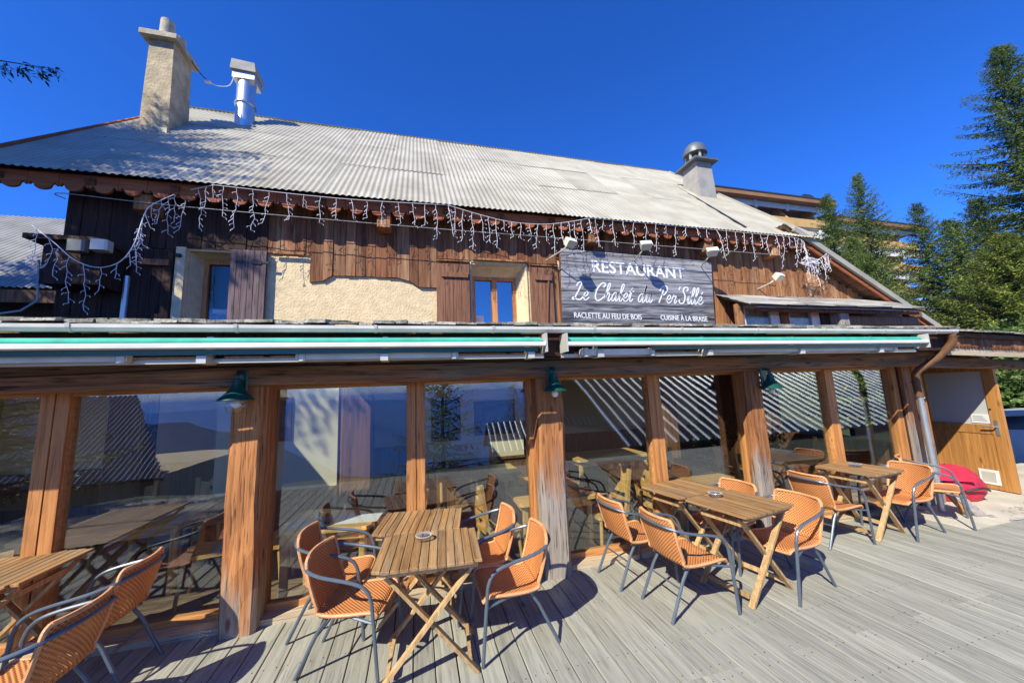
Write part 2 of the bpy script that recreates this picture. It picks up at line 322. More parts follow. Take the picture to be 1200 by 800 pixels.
def mat_weave(name):
    mt, t, b = newmat(name); A = t.nodes.new; L = t.links.new; out = t.nodes['Material Output']
    uv = A('ShaderNodeUVMap'); sp = A('ShaderNodeSeparateXYZ'); L(uv.outputs[0], sp.inputs[0])
    def wave(o, k, ph=0):
        a = A('ShaderNodeMath'); a.operation = 'MULTIPLY_ADD'; a.inputs[1].default_value = k; a.inputs[2].default_value = ph; L(o, a.inputs[0])
        s = A('ShaderNodeMath'); s.operation = 'SINE'; L(a.outputs[0], s.inputs[0]); return s.outputs[0]
    k = 2*math.pi/.027
    a, c = wave(sp.outputs[0], k), wave(sp.outputs[1], k)
    mu = A('ShaderNodeMath'); mu.operation = 'MULTIPLY'; L(a, mu.inputs[0]); L(c, mu.inputs[1])
    gt = A('ShaderNodeMath'); gt.operation = 'GREATER_THAN'; gt.inputs[1].default_value = .62; L(mu.outputs[0], gt.inputs[0])
    mr = A('ShaderNodeMapRange'); mr.inputs[1].default_value = -1; L(mu.outputs[0], mr.inputs[0])
    cr = A('ShaderNodeValToRGB'); cr.color_ramp.elements[0].color = (.70, .275, .088, 1); cr.color_ramp.elements[1].color = (.17, .045, .012, 1)
    cr.color_ramp.elements[0].position = .42; cr.color_ramp.elements[1].position = .82; L(mr.outputs[0], cr.inputs[0])
    oi = A('ShaderNodeObjectInfo'); fn = A('ShaderNodeTexNoise'); fn.inputs['Scale'].default_value = 5; tcc = A('ShaderNodeTexCoord'); L(tcc.outputs['Object'], fn.inputs['Vector'])
    vv = A('ShaderNodeMath'); vv.operation = 'MULTIPLY_ADD'; vv.inputs[1].default_value = .22; vv.inputs[2].default_value = .72; L(oi.outputs['Random'], vv.inputs[0])
    v2 = A('ShaderNodeMath'); v2.operation = 'MULTIPLY_ADD'; v2.inputs[1].default_value = .36; L(fn.outputs[0], v2.inputs[0]); L(vv.outputs[0], v2.inputs[2])
    vsc = A('ShaderNodeVectorMath'); vsc.operation = 'SCALE'; L(cr.outputs[0], vsc.inputs[0]); L(v2.outputs[0], vsc.inputs['Scale']); L(vsc.outputs[0], b.inputs['Base Color'])
    b.inputs['Roughness'].default_value = .5
    bp = A('ShaderNodeBump'); bp.inputs['Strength'].default_value = .7; bp.inputs['Distance'].default_value = .004; bp.invert = True
    L(mu.outputs[0], bp.inputs['Height']); L(bp.outputs[0], b.inputs['Normal'])
    tr = A('ShaderNodeBsdfTransparent'); ms = A('ShaderNodeMixShader'); L(gt.outputs[0], ms.inputs[0]); L(b.outputs[0], ms.inputs[1]); L(tr.outputs[0], ms.inputs[2]); L(ms.outputs[0], out.inputs[0])
    return mt
M['weave'] = mat_weave('woven_rattan')
M['rattan_edge'] = plain('rattan_edge', (.72, .34, .14), .45, 0, .08, 30, .3, 150)

def mat_leaf(name, c1, c2, rough=.6, trans=.25):
    mt, t, b = newmat(name); A = t.nodes.new; L = t.links.new; out = t.nodes['Material Output']
    g = A('ShaderNodeNewGeometry'); tc = A('ShaderNodeTexCoord')
    n = A('ShaderNodeTexNoise'); n.inputs['Scale'].default_value = 1.1; n.inputs['Detail'].default_value = 3; L(tc.outputs['Object'], n.inputs['Vector'])
    ad = A('ShaderNodeMath'); ad.operation = 'MULTIPLY_ADD'; ad.inputs[1].default_value = .45; L(g.outputs['Random Per Island'], ad.inputs[0]); L(n.outputs[0], ad.inputs[2])
    mr = A('ShaderNodeMapRange'); mr.inputs[1].default_value = .4; mr.inputs[2].default_value = .95; L(ad.outputs[0], mr.inputs[0])
    mx_ = A('ShaderNodeMixRGB'); L(mr.outputs[0], mx_.inputs[0]); mx_.inputs[1].default_value = (*c1, 1); mx_.inputs[2].default_value = (*c2, 1)
    L(mx_.outputs[0], b.inputs['Base Color']); b.inputs['Roughness'].default_value = rough; b.inputs['Specular IOR Level'].default_value = .25
    tl = A('ShaderNodeBsdfTranslucent'); L(mx_.outputs[0], tl.inputs[0])
    ms = A('ShaderNodeMixShader'); ms.inputs[0].default_value = trans; L(b.outputs[0], ms.inputs[1]); L(tl.outputs[0], ms.inputs[2]); L(ms.outputs[0], out.inputs[0])
    return mt
M['fir'] = mat_leaf('fir_needles', (.025, .06, .018), (.24, .31, .07), .6, .35)
M['fir2'] = mat_leaf('spruce_needles', (.04, .085, .026), (.31, .39, .095), .6, .35)
M['pinen'] = mat_leaf('pine_needles', (.010, .025, .012), (.04, .07, .03))
M['larch'] = mat_leaf('larch_leaves', (.06, .10, .02), (.32, .36, .06), .6, .35)
M['leaf'] = mat_leaf('broad_leaves', (.045, .10, .025), (.20, .29, .085), .5, .35)
M['plant'] = mat_leaf('pot_plant_leaves', (.02, .05, .015), (.09, .15, .04))

def mat_sign():
    mt, t, b = newmat('sign_print'); A = t.nodes.new; L = t.links.new
    tc = A('ShaderNodeTexCoord'); mp = A('ShaderNodeMapping'); mp.inputs['Scale'].default_value = (1.1, 1, 16); L(tc.outputs['Object'], mp.inputs[0])
    n = A('ShaderNodeTexNoise'); n.inputs['Scale'].default_value = 1.6; n.inputs['Detail'].default_value = 9; n.inputs['Roughness'].default_value = .68; n.inputs['Distortion'].default_value = .5; L(mp.outputs[0], n.inputs['Vector'])
    sp = A('ShaderNodeSeparateXYZ'); L(tc.outputs['Object'], sp.inputs[0])
    w_ = A('ShaderNodeTexWave'); w_.bands_direction = 'Z'; w_.inputs['Scale'].default_value = 1.35; w_.inputs['Distortion'].default_value = 1.2; w_.inputs['Detail'].default_value = 2; L(tc.outputs['Object'], w_.inputs['Vector'])
    mr = A('ShaderNodeMapRange'); mr.inputs[1].default_value = 0; mr.inputs[2].default_value = .12; mr.inputs[3].default_value = .45; L(w_.outputs[1], mr.inputs[0])
    zr = A('ShaderNodeMapRange'); zr.inputs[1].default_value = 3.0; zr.inputs[2].default_value = 3.75; zr.inputs[3].default_value = -.10; zr.inputs[4].default_value = .03; L(sp.outputs[2], zr.inputs[0])
    ad = A('ShaderNodeMath'); L(n.outputs[0], ad.inputs[0]); L(zr.outputs[0], ad.inputs[1])
    cr = A('ShaderNodeValToRGB'); e = cr.color_ramp.elements; e[0].position = .33; e[1].position = .64; e[0].color = (.045, .044, .047, 1); e[1].color = (.42, .41, .41, 1); L(ad.outputs[0], cr.inputs[0])
    sv = A('ShaderNodeVectorMath'); sv.operation = 'SCALE'; L(cr.outputs[0], sv.inputs[0]); L(mr.outputs[0], sv.inputs['Scale']); L(sv.outputs[0], b.inputs['Base Color'])
    b.inputs['Roughness'].default_value = .5
    return mt
M['sign'] = mat_sign()
M['lettering'] = plain('sign_lettering', (.80, .80, .79), .5, 0, .01)

# ================================================================== THE SETTING
def hgt(x, y):
    if y < -5: z = -.6 - .30 * (-5 - y)
    elif y > 10.5: z = -.6 + min(.34 * (y - 10.5), 12)
    else: z = -.6
    if y < -5: z = max(z, -560 - 40*math.sin(x*.002))
    return z
mb = MB(); rings = [0, 3, 6, 9, 12, 15, 19, 24, 30, 40, 55, 80, 120, 180, 280, 420, 650, 1000, 1500, 2200, 3200, 5000, 7600]
SEG = 72; mb.v.append((0, 0, hgt(0, 0)))
for r in rings[1:]:
    for k in range(SEG):
        a = k*2*math.pi/SEG; x, y = r*math.cos(a), r*math.sin(a)
        mb.v.append((x, y, hgt(x, y) + (math.sin(x*.31)*math.cos(y*.27)*min(.02*r, 3) if r > 15 else 0)))
for k in range(SEG): mb.f.append((0, 1+k, 1+(k+1) % SEG))
for i in range(len(rings)-2):
    for k in range(SEG):
        a = 1+i*SEG+k; b = 1+i*SEG+(k+1) % SEG; mb.f.append((a, a+SEG, b+SEG, b))
tag(mb.build('ground', M['ground'], smooth=True), kind='structure')

def fbm(x, s):
    rr = random.Random(s); v = 0; a = 1; f = 1
    for i in range(7):
        p = rr.random()*6.28; v += a*math.sin(x*f + p); a *= .52; f *= 2.07
    return v
def ridge(name, mat, dist, x0, x1, top, amp, base, seed, wl, depth, sy=-1, n=160, rows=14, fn=None):
    mb = MB()
    for j in range(rows):
        t = j/(rows-1)
        for i in range(n+1):
            x = x0 + (x1-x0)*i/n
            h = top + amp*fbm(x/wl, seed) if fn is None else fn(x) + amp*fbm(x/wl, seed)
            z = base + (h-base)*t**1.1
            y = -(dist + depth*t + .12*depth*fbm(x/wl*2.3 + j*.35, seed+5)*(1-t)*t*3)
            mb.v.append((x, y, z))
    for j in range(rows-1):
        for i in range(n):
            a = j*(n+1)+i; mb.f.append((a, a+1, a+n+2, a+n+1))
    # far side, so the ridge is a body with depth
    k = len(mb.v)
    for i in range(n+1):
        p = mb.v[(rows-1)*(n+1)+i]; mb.v.append((p[0], p[1]-depth*1.2, base))
    for i in range(n):
        a = (rows-1)*(n+1)+i; mb.f.append((a, a+1, k+i+1, k+i))
    return tag(mb.build(name, mat, smooth=True), kind='structure')
ridge('mountains', M['mount'], 3000, -7400, 7400, -170, 60, -620, 3, 900, 1500)
ridge('mountains', M['mount'], 5000, -7400, 7400, -75, 42, -620, 11, 1100, 1150)
ridge('hillside', M['hill'], 700, -2600, -60, 0, 7, -560, 21, 60, 240, fn=lambda x: min(-25, -175 + (-(x+130))*.40))

# ------------------------------------------------------------------ deck
deck = tag(MB().box(-6.6, 6.25, -1.3, 3.8, -.5, -.045).box(6.25, 9.4, -1.3, 3.0, -.5, -.045).build('deck', M['soffit']), kind='structure')
PW = .145
pm = {}
def plank_mesh(L_):
    key = round(L_, 2)
    if key not in pm:
        wd = PW - .007; c = .004
        prof = [(0, 0), (wd, 0), (wd, .04-c), (wd-c, .04), (c, .04), (0, .04-c)]
        b_ = MB().loft([[(x, y, z) for x, z in prof] for y in (0, key)]); me = b_.mesh('plank'); me.materials.append(M['deck']); pm[key] = me
    return pm[key]
nails = MB(); rnd = random.Random(4)
x = -6.55; i = 0
while x < 9.3:
    yend = 3.78 if x < 6.12 else 3.0
    cut = rnd.choice([2.16, 2.16, 1.0, .3])
    for (a, b_) in ((-1.3, cut-.004), (cut, yend)):
        o = link('plank', plank_mesh(b_-a), deck, (x + rnd.uniform(-.001, .001), a, -.041 + rnd.uniform(-.0012, .0012)), (0, rnd.uniform(-.006, .006), 0))
    for yy in [cut-.05, cut+.05] + [yend-.06-.62*k for k in range(7)]:
        for dx in (.03, PW-.037):
            nails.lathe([(.0042, 0), (.0042, .0012), (.0004, .0015)], (x+dx, yy+rnd.uniform(-.008, .008), -.0006), 6)
    x += PW; i += 1
tag(nails.build('nail_heads', M['nail'], deck), kind='stuff')
slab = MB()
pts = [(6.16, 3.02), (6.8, 2.97), (7.6, 3.03), (9.2, 3.0), (11.6, 3.0), (11.6, 9), (7.2, 9), (7.2, 3.9), (6.2, 3.9)]
slab.loft([[(x, y, z) for x, y in pts] for z in (-.4, -.005)])
slab = tag(slab.build('concrete_slab', M['concrete']), kind='structure')
rub = MB(); rr = random.Random(3)
for k in range(70):
    x = rr.uniform(7.0, 9.2); y = 3.12 + (x-7)*.10 + rr.gauss(0, .05); s = rr.uniform(.008, .03)
    rub.lathe([(s*.7, 0), (s, s*.3), (s*.6, s*.6)], (x, y, -.006), 5)
tag(rub.build('crumbled_concrete', M['rubble']), 'line of crumbled concrete grit along the edge of the slab', 'grit', kind='stuff')

# ================================================================== THE CHALET
GY, PY, WY = 3.82, 3.56, 5.8            # glazing plane, pillar fronts, upper wall
ch = thing('chalet', 'old timber chalet restaurant with corrugated metal roof and glazed veranda', 'building', (0, GY, 0))
inv = Matrix.Translation((0, -GY, 0))
def part(mbx, name, mat, parent=None, smooth=False):
    """a chalet part built in world coordinates"""
    o = mbx.build(name, mat, parent or ch, smooth)
    if parent is None: o.location = (0, -GY, 0)
    return o
# --- shell of the ground floor room
part(MB().box(-6.6, 7.1, 3.86, 8.2, -.45, -.08), 'interior_floor', M['intfloor'])
part(MB().box(-6.6, 7.1, 8.0, 8.2, -.08, 2.4), 'interior_wall', M['inwall'])
wn = MB(); x = -6.6
while x < 7.0:
    wn.box(x, x+.118, 7.965, 7.998, -.2, .74); x += .122
wn.box(-6.6, 7.05, 7.93, 7.99, .74, .79)
part(wn, 'wainscot', M['wains'])
part(MB().box(-6.8, -6.6, 5.9, 8.2, -.45, 2.4), 'side_wall', M['inwall'])
part(MB().box(7.0, 7.15, 5.9, 8.2, -.45, 2.4).box(7.0, 7.15, 3.95, 5.9, -.45, .8), 'side_wall', M['clad'])
SKY = [(-3.0, -1.2), (-.4, 1.3), (2.0, 3.6), (4.4, 6.0)]          # added roof lights, out of view, to bring sun into the dining room
LY0, LY1 = 4.2, 5.6
def strips(fn):
    fn(-6.6, 7.1, None, LY0); fn(-6.6, 7.1, LY1, None); xa = -6.6
    for (a, b_) in SKY + [(7.1, 7.1)]:
        fn(xa, a, LY0, LY1); xa = b_
cl_ = MB(); strips(lambda a, b_, ya, yb: cl_.box(a, b_, ya if ya else 3.9, yb if yb else 8.2, 2.30, 2.36))
part(cl_, 'interior_ceiling', M['ceil'])
for (xa, xb) in ((-3.75, -3.35), (-1.05, -.62), (1.95, 2.3), (4.3, 4.6)):
    part(MB().cbox(xa, xb, 5.75, 6.05, -.08, 2.3, .03), 'interior_post', M['wains'])
part(MB().box(-2.6, -1.1, 5.85, 5.98, -.08, 2.3), 'interior_partition', M['inwall'])
part(MB().box(.0, 1.9, 6.6, 6.75, -.08, 2.3), 'interior_partition', M['inwall'])
wn = MB(); x = 0.0
while x < 1.88:
    wn.box(x, x+.1, 6.57, 6.597, -.2, .62); x += .104
wn.box(0, 1.9, 6.54, 6.595, .62, .66); part(wn, 'wainscot', M['wains'])
wn = MB(); x = -2.6
while x < -1.15:
    wn.box(x, x+.1, 5.82, 5.847, -.2, .55); x += .104
wn.box(-2.6, -1.1, 5.79, 5.845, .55, .59); part(wn, 'wainscot', M['wains'])

# --- upper wall
wall = MB()
poly = [(-4.4, 2.36), (11.0, 2.36), (11.0, 3.2), (7.9, 4.72), (7.0, 5.2), (-4.4, 5.3)]
# openings for the two windows are left between wall pieces
for a, b_, z0, z1 in ((-4.4, -3.05, 2.36, 4.93), (-3.05, -2.5, 2.36, 2.86), (-3.05, -2.5, 3.92, 4.93), (-2.5, .90, 2.36, 4.93), (.90, 1.82, 2.36, 2.86), (.90, 1.82, 3.93, 4.93), (1.82, 6.9, 2.36, 4.93)):
    wall.box(a, b_, WY, WY+.4, z0, z1)
wall.prism([(6.9, 2.36), (10.9, 2.36), (10.9, 2.98), (7.6, 4.66), (6.9, 4.93)], WY, WY+.4)
wall = part(wall, 'wall', M['stucco'])
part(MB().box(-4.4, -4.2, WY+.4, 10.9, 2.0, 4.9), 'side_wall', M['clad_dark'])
part(MB().box(-4.4, 7.0, 8.2, 10.9, -.4, 5.2), 'rear_wall', M['stucco'])
part(MB().box(-6.8, -4.3, 5.8, 8.2, 2.4, 2.5), 'flat_roof', M['dark'])

# cladding: each board its own piece
rp_ = random.Random(11)
def boards(x0, x1, ztop, zbot, mat, wmin=.13, wmax=.2, y=WY, jit=.02, gap=.006, name='cladding_board'):
    x = x0
    while x < x1-.03:
        wd = min(rp_.uniform(wmin, wmax), x1-x)
        zt = ztop(x+wd/2) if callable(ztop) else ztop
        z0, z1 = (zbot(x), zbot(x+wd)) if callable(zbot) else (zbot, zbot)
        dz = rp_.uniform(-jit, jit); d = rp_.uniform(.022, .042)
        cs = [zt(v) if False else zt for v in (0,)]
        part(MB().prism([(x, z0+dz), (x+wd-gap, z1+dz), (x+wd-gap, zt), (x, zt)], y-d, y-.001), name, mat)
        x += wd
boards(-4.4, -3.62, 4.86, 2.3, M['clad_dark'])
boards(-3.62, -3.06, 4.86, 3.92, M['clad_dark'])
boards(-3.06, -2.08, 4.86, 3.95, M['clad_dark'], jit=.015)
boards(-2.08, -1.52, 4.86, 3.93, M['clad'], jit=.015)
def scal(x):
    if x < -1.38: return 3.52
    if x < -1.2: return 3.52 + (x+1.38)/.18*.12
    if x < -.16: return 3.64
    if x < .02: return 3.64 - (x+.16)/.18*.13
    return 3.50
boards(-1.52, .33, 4.86, scal, M['clad'], jit=.003)
boards(.33, .86, 4.86, 3.93, M['clad'], jit=.01)
boards(.86, 1.88, 4.86, 3.99, M['clad'], jit=.006)
boards(1.88, 2.42, 4.86, 3.94, M['clad'], jit=.01)
boards(2.42, 5.72, 4.86, 4.1, M['clad'], jit=.01)
boards(5.72, 7.2, 4.86, 2.4, M['cladR'], jit=.02)
boards(7.2, 10.8, lambda x: min(4.86, 5.12-(x-6.9)*.52), 2.4, M['cladR'], jit=.02)
boards(2.3, 2.44, 3.95, 2.4, M['cladR'], .06, .07)
# battens under the overhanging boards
for (a, b_, z) in ((-2.0, -1.6, 3.93), (.33, .84, 3.955), (1.9, 2.42, 3.955), (.9, 1.84, 4.0)):
    part(MB().box(a, b_, WY-.075, WY-.045, z-.012, z+.022), 'batten', M['cladR'])

# --- upper windows
def upper_window(x0, x1, z0, z1, leaves, rec=.24):
    f = MB(); t = .06; y = WY+rec
    f.box(x0, x1, y, y+.07, z1-t, z1).box(x0, x1, y, y+.07, z0, z0+t).box(x0, x0+t, y, y+.07, z0+t, z1-t).box(x1-t, x1, y, y+.07, z0+t, z1-t)
    xs = [x0+t + (x1-x0-2*t)*k/leaves for k in range(leaves+1)]
    for k in range(1, leaves): f.box(xs[k]-.045, xs[k]+.045, y-.015, y+.07, z0+t, z1-t)
    fr = part(f, 'window', M['frame'])
    for k in range(leaves):
        MB().box(xs[k], xs[k+1], y+.04, y+.046, z0+t, z1-t).build('pane', M['glass_up' if leaves == 2 else 'glass_clear'], fr)
    s = MB().box(x0, x1, y+.3, y+.32, z0, z1); s.build('dark_room_sheet', M['dark'], fr)  # flat dark sheet; the unlit room's shade is put into its colour
    return fr
w1 = upper_window(-2.98, -2.5, 2.86, 3.88, 1)
w2 = upper_window(.93, 1.72, 2.86, 3.80, 2)
MB().box(-2.9, -2.55, WY+.3, WY+.5, 2.86, 3.17).build('cardboard_box', M['bluebox'], w1)
MB().box(-2.86, -2.56, WY+.292, WY+.299, 3.09, 3.155).build('box_band', M['paper'], w1)
MB().box(.995, 1.13, WY+.278, WY+.279, 2.9, 3.12).build('window_notice', M['paper'], w2)
# splayed reveals
def reveal(x0, x1, X0, X1, zt, ZT, rec=.24):
    m_ = MB()
    def plate(a, b_, c, d, th):    # thick plate lining one side of the opening
        v = [Vector(q) for q in (a, b_, c, d)]; n = Vector(th)
        m_.loft([v, [q+n for q in v]])
    y0, y1 = WY-.02, WY+rec
    plate((X0, y0, 2.5), (x0, y1, 2.5), (x0, y1, zt), (X0, y0, ZT), (-.02, 0, 0))
    plate((X1, y0, 2.5), (x1, y1, 2.5), (x1, y1, zt), (X1, y0, ZT), (.02, 0, 0))
    plate((X0, y0, ZT), (X1, y0, ZT), (x1, y1, zt), (x0, y1, zt), (0, 0, .02))
    return part(m_, 'window_reveal', M['stucco2'])
reveal(-2.98, -2.5, -3.07, -2.5, 3.88, 3.95)
reveal(.93, 1.72, .89, 1.84, 3.80, 3.97)
part(MB().box(-3.17, -3.06, WY-.06, WY-.001, 2.4, 3.95), 'window_reveal', M['stucco2'])
# shutters
def shutter(x0, x1, z0, z1, mat, y=WY-.09, n=4, kind=0):
    root = MB().box(x0, x1, y+.025, y+.045, z0, z1).build('shutter', mat, ch); root.location = (0, -GY, 0)
    k = (x1-x0)/n
    for i in range(n):
        MB().box(x0+i*k, x0+(i+1)*k-.006, y, y+.0245, z0+.005, z1-.005-rp_.uniform(0, .01)).build('board', mat, root)
    if kind == 1:       # strap hinge
        MB().box(x0+.05, x1+.06, y-.008, y-.001, z1-.20, z1-.165).box(x0+.25, x0+.38, y-.012, y-.0085, z1-.215, z1-.15).build('strap_hinge', M['black'], root)
    else:
        MB().box(x0+.08, x1-.03, y-.03, y-.001, z1-.24, z1-.16).build('batten', M['shut'], root)
        if kind == 2: MB().bar((x1-.09, y-.014, z1-.25), (x0+.22, y-.014, z0+.02), .02, .03).build('brace', M['shut'], root)
    return root
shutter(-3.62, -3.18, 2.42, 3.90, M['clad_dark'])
shutter(-2.51, -2.07, 2.42, 3.95, M['shutP'], n=6, kind=1)
shutter(.32, .85, 2.42, 3.90, M['shut'])
shutter(1.89, 2.30, 2.42, 3.91, M['shut'], n=3, kind=2)
part(MB().tube([(-3.66, WY-.08, 3.5), (-3.66, WY-.08, 2.4)], .035, 8), 'vent_pipe', M['steelm'])
part(MB().box(-3.16, -3.10, WY-.1, WY-.06, 3.80, 3.84), 'hinge_pin', M['black'])
# meter box with its own little roof on the dark corner
hb_ = part(MB().box(-4.28, -3.72, 5.38, 5.75, 3.28, 3.8), 'meter_cupboard', M['clad_dark'])
MB().prism([(-4.42, 3.80), (-3.68, 3.80), (-3.68, 3.85), (-4.42, 3.86)], 5.3, 5.78).build('cupboard_roof', M['clad_dark'], hb_)
# --- balcony-like box and windows at the right of the sign, under a board roof
br = MB()
part(br.box(5.78, 8.0, 5.3, 5.34, 2.4, 2.83), 'loggia_front', M['cladR'])
def small_win(x0, x1, z0, z1, y=5.3):
    f = MB(); t = .05
    f.box(x0, x1, y, y+.06, z1-t, z1).box(x0, x1, y, y+.06, z0, z0+t).box(x0, x0+t, y, y+.06, z0+t, z1-t).box(x1-t-.16, x1, y, y+.06, z0+t, z1-t)
    fr = part(f, 'window', M['white'])
    MB().box(x0+t, x1-t-.16, y+.03, y+.036, z0+t, z1-t).build('pane', M['glass_clear'], fr)
    c = MB(); n = 14
    c.loft([[(x0+.02+(x1-x0-.04)*k/n, y+.12+.02*(k % 2), zz) for k in range(n+1)] + [(x0+.02+(x1-x0-.04)*k/n, y+.14+.02*(k % 2), zz) for k in range(n, -1, -1)] for zz in (z0, z1)])
    c.build('curtain', M['curtain'], fr)
small_win(5.86, 6.72, 2.5, 3.22); small_win(6.92, 7.74, 2.5, 3.24)
for (a, b_, mt) in ((5.72, 5.85, 'cladR'), (6.72, 6.92, 'clad'), (7.74, 7.96, 'clad_dark')):
    part(MB().box(a, b_, 5.27, 5.36, 2.4, 3.24), 'loggia_post', M[mt])
part(MB().cbox(7.98, 8.24, 5.1, 5.32, 2.4, 3.12, .02), 'loggia_post', M['greywood'])
for k in range(3):
    part(MB().box(8.26, 10.5, 5.22+.004*k, 5.30, 2.5+k*.18, 2.674+k*.18), 'loggia_board', M['wains'])
part(MB().box(8.26, 10.5, 5.5, 5.6, 2.5, 3.25), 'loggia_back', M['dark'])
part(MB().box(10.42, 10.56, 5.2, 5.32, 3.04, 3.26), 'loggia_post', M['wains'])
lr = part(MB().loft([[(x, 4.99, 3.135), (x, 5.76, 3.50), (x, 5.76, 3.47), (x, 4.99, 3.105)] for x in (5.85, 10.2)]), 'board_roof', M['shingleX'])
for row in range(4):
    x = 5.66 + row*.03; ya = 4.93 + row*.205; za = 3.135 + row*.097
    while x < 10.15:
        wd = rp_.uniform(.5, 1.2); j = rp_.uniform(-.004, .008); x2 = min(x+wd-.006, 10.25)
        MB().loft([[(xx, ya+rp_.uniform(-.02, .02), za+.012+j), (xx, ya+.25, za+.125+j), (xx, ya+.25, za+.14+j), (xx, ya, za+.03+j)] for xx in (x, x2)]).build('roof_board', M['shingleX'], lr)
        x += wd
part(MB().box(5.9, 10.2, 5.06, 5.12, 3.06, 3.11), 'rail', M['clad'])

K = 1.112                                # the roof group is laid out at the eave of a smaller model and enlarged
def up_(o):
    o.scale = (K, K, K); o.location = (0, -GY, 1.8*(1-K)); return o
# --- main roof: corrugated sheets, each sheet a piece
EY, EZ = 4.9, 4.44; PIT = R(45); RIDGE_L = 4.95          # eave line, pitch, slope length
XL, XR = -4.68, 7.25
base = MB().loft([[(x, EY+.05, EZ-.02), (x, EY+.05+3.45, EZ-.02+3.45), (x, EY+.05+3.45+4.2, EZ-.02-.75), (x, EY+.05+4.1, EZ-.12-.75), (x, EY+3.45, EZ-.16+3.40), (x, EY+.05, EZ-.14)] for x in (XL+.04, XR-.04)])
roof = up_(part(base, 'roof', M['soffit']))
def corr_mesh(width, length, per=.078, amp=.007, n=8, rows=2, th=0):
    b_ = MB(); nx = int(round(width/per*n))
    for j in range(rows+1):
        for i in range(nx+1):
            x = width*i/nx
            b_.v.append((x, length*j/rows, amp*math.sin(2*math.pi*x/per)))
    for j in range(rows):
        for i in range(nx):
            a = j*(nx+1)+i; b_.f.append((a, a+1, a+nx+2, a+nx+1))
    return b_
SW = .078*11; SL = 1.72
sm = corr_mesh(SW+.07, SL+.1).mesh('roof_sheet'); sm.materials.append(M['roof']); sm.polygons.foreach_set('use_smooth', [True]*len(sm.polygons))
rs = random.Random(5); ncol = int(math.ceil((XR-XL)/SW))
for j in range(3):
    for i in range(ncol):
        x = XL + i*SW; s0 = -.06 + j*(SL-.03)
        if j == 2 and False: continue
        y = EY + s0*math.cos(PIT) - .02; z = EZ + s0*math.sin(PIT) + .02
        lift = .014 - j*0.0
        o = link('roof_sheet', sm, roof, (x + rs.uniform(-.004, .004), y - lift*math.sin(PIT)*(1 if j == 0 else 1), z + lift*math.cos(PIT) + .004*(i % 2) + .008*j), (PIT + rs.uniform(-.0035, .0035), 0, rs.uniform(-.002, .002)))
ry, rz = EY+3.52, EZ+3.56
MB().loft([[(x, ry-.18, rz-.17), (x, ry, rz+.02), (x, ry+.2, rz-.17), (x, ry+.2, rz-.2), (x, ry, rz-.02), (x, ry-.18, rz-.20)] for x in (XL, XR)]).build('ridge_cap', M['roof'], roof)
bk = corr_mesh(XR-XL, 5.4); bo = bk.build('rear_sheet', M['roof'], roof, True, (XR, ry+3.8, rz-3.75)); bo.rotation_euler = (R(45), 0, math.pi)
# flashing along the seam and the right verge
MB().bar((5.79, 5.0-.05, 4.58), (6.61, 8.45, 8.03), .05, .012, (0, -1, 1)).build('seam_strip', M['dark'], roof)
MB().bar((XR+.01, EY-.05, EZ+.02), (XR+.01, ry, rz), .05, .08, (0, -1, 1)).build('verge_flashing', M['roof'], roof)
MB().bar((XL-.02, EY-.05, EZ-.02), (XL-.02, ry, rz-.04), .04, .12, (0, -1, 1)).build('verge_board', M['val'], roof)
# rafters under the eave
x = XL+.3
while x < XR:
    MB().bar((x, EY+.03, EZ-.12), (x, WY+.1, EZ-.12+.97), .09, .12).build('rafter', M['soffit'], roof)
    x += .8
for xx in (-3.27, -.44, 2.88, 5.2, 6.75):
    xx *= 1.06; part(MB().cbox(xx-.1, xx+.1, 5.52, 5.8, 4.35, 4.56, .015), 'purlin_end', M['cladR'])
# scalloped valance boards under the eave
def valance(x0, x1, y, zt, zb, per=.27, name='valance_board'):
    n = int(round((x1-x0)/per))
    for k in range(n):
        a = x0 + k*per; pts = [(a+.002, zt), (a+.002, zb+.05), (a+.02, zb+.045), (a+.03, zb+.08), (a+.055, zb+.06)]
        for t in range(9):
            ang = math.pi*(1 - t/8); pts.append((a + per/2 + per*.27*math.cos(ang), zb + .035 - .04*math.sin(ang)))
        pts += [(a+per-.055, zb+.06), (a+per-.03, zb+.08), (a+per-.02, zb+.045), (a+per-.003, zb+.05), (a+per-.003, zt)]
        up_(part(MB().prism(pts[::-1], y, y+.025), name, M['val']))
valance(XL, XR-.1, EY+.03, EZ, EZ-.20)
# left verge valance, running up the gable
vb = MB(); 
for k in range(12):
    a = EY+.1 + k*.3; z = EZ-.02 + (a-EY)
    vb.loft([[(xx, a, z), (xx, a+.3, z+.3), (xx, a+.28, z+.1), (xx, a+.15, z-.14), (xx, a+.02, z-.2)] for xx in (XL-.03, XL-.005)])
up_(part(vb, 'gable_valance', M['val']))

# --- catslide roof of the right wing
cx0, cz0, sl = 6.95, 4.52, .52
cat = up_(part(MB().loft([[(cx0-.3, y, cz0+.15), (11.6, y, cz0-(11.6-cx0)*sl), (11.6, y, cz0-(11.6-cx0)*sl-.05), (cx0-.3, y, cz0+.10)] for y in (4.93, 10.5)]), 'wing_roof', M['soffit']))
cs = corr_mesh(5.6, 5.25, .078, .011, 6, 1)
co = cs.build('roof_sheet', M['roof'], cat, True, (cx0-.28, 4.9+5.6, cz0+.185)); co.rotation_euler = (0, math.atan(sl), -math.pi/2)
co.rotation_euler = Matrix.Rotation(math.atan(sl), 3, 'Y').to_4x4().to_3x3().__matmul__(Matrix.Rotation(-math.pi/2, 3, 'Z')).to_euler()
MB().bar((cx0-.1, 4.9, cz0+.06+.03), (11.62, 4.9, cz0-(11.62-cx0)*sl+.02), .05, .10).build('verge_flashing', M['roof'], cat)
MB().bar((cx0-.1, 4.945, cz0-.02), (11.5, 4.945, cz0-(11.5-cx0)*sl-.06), .03, .10).build('verge_board', M['val'], cat)
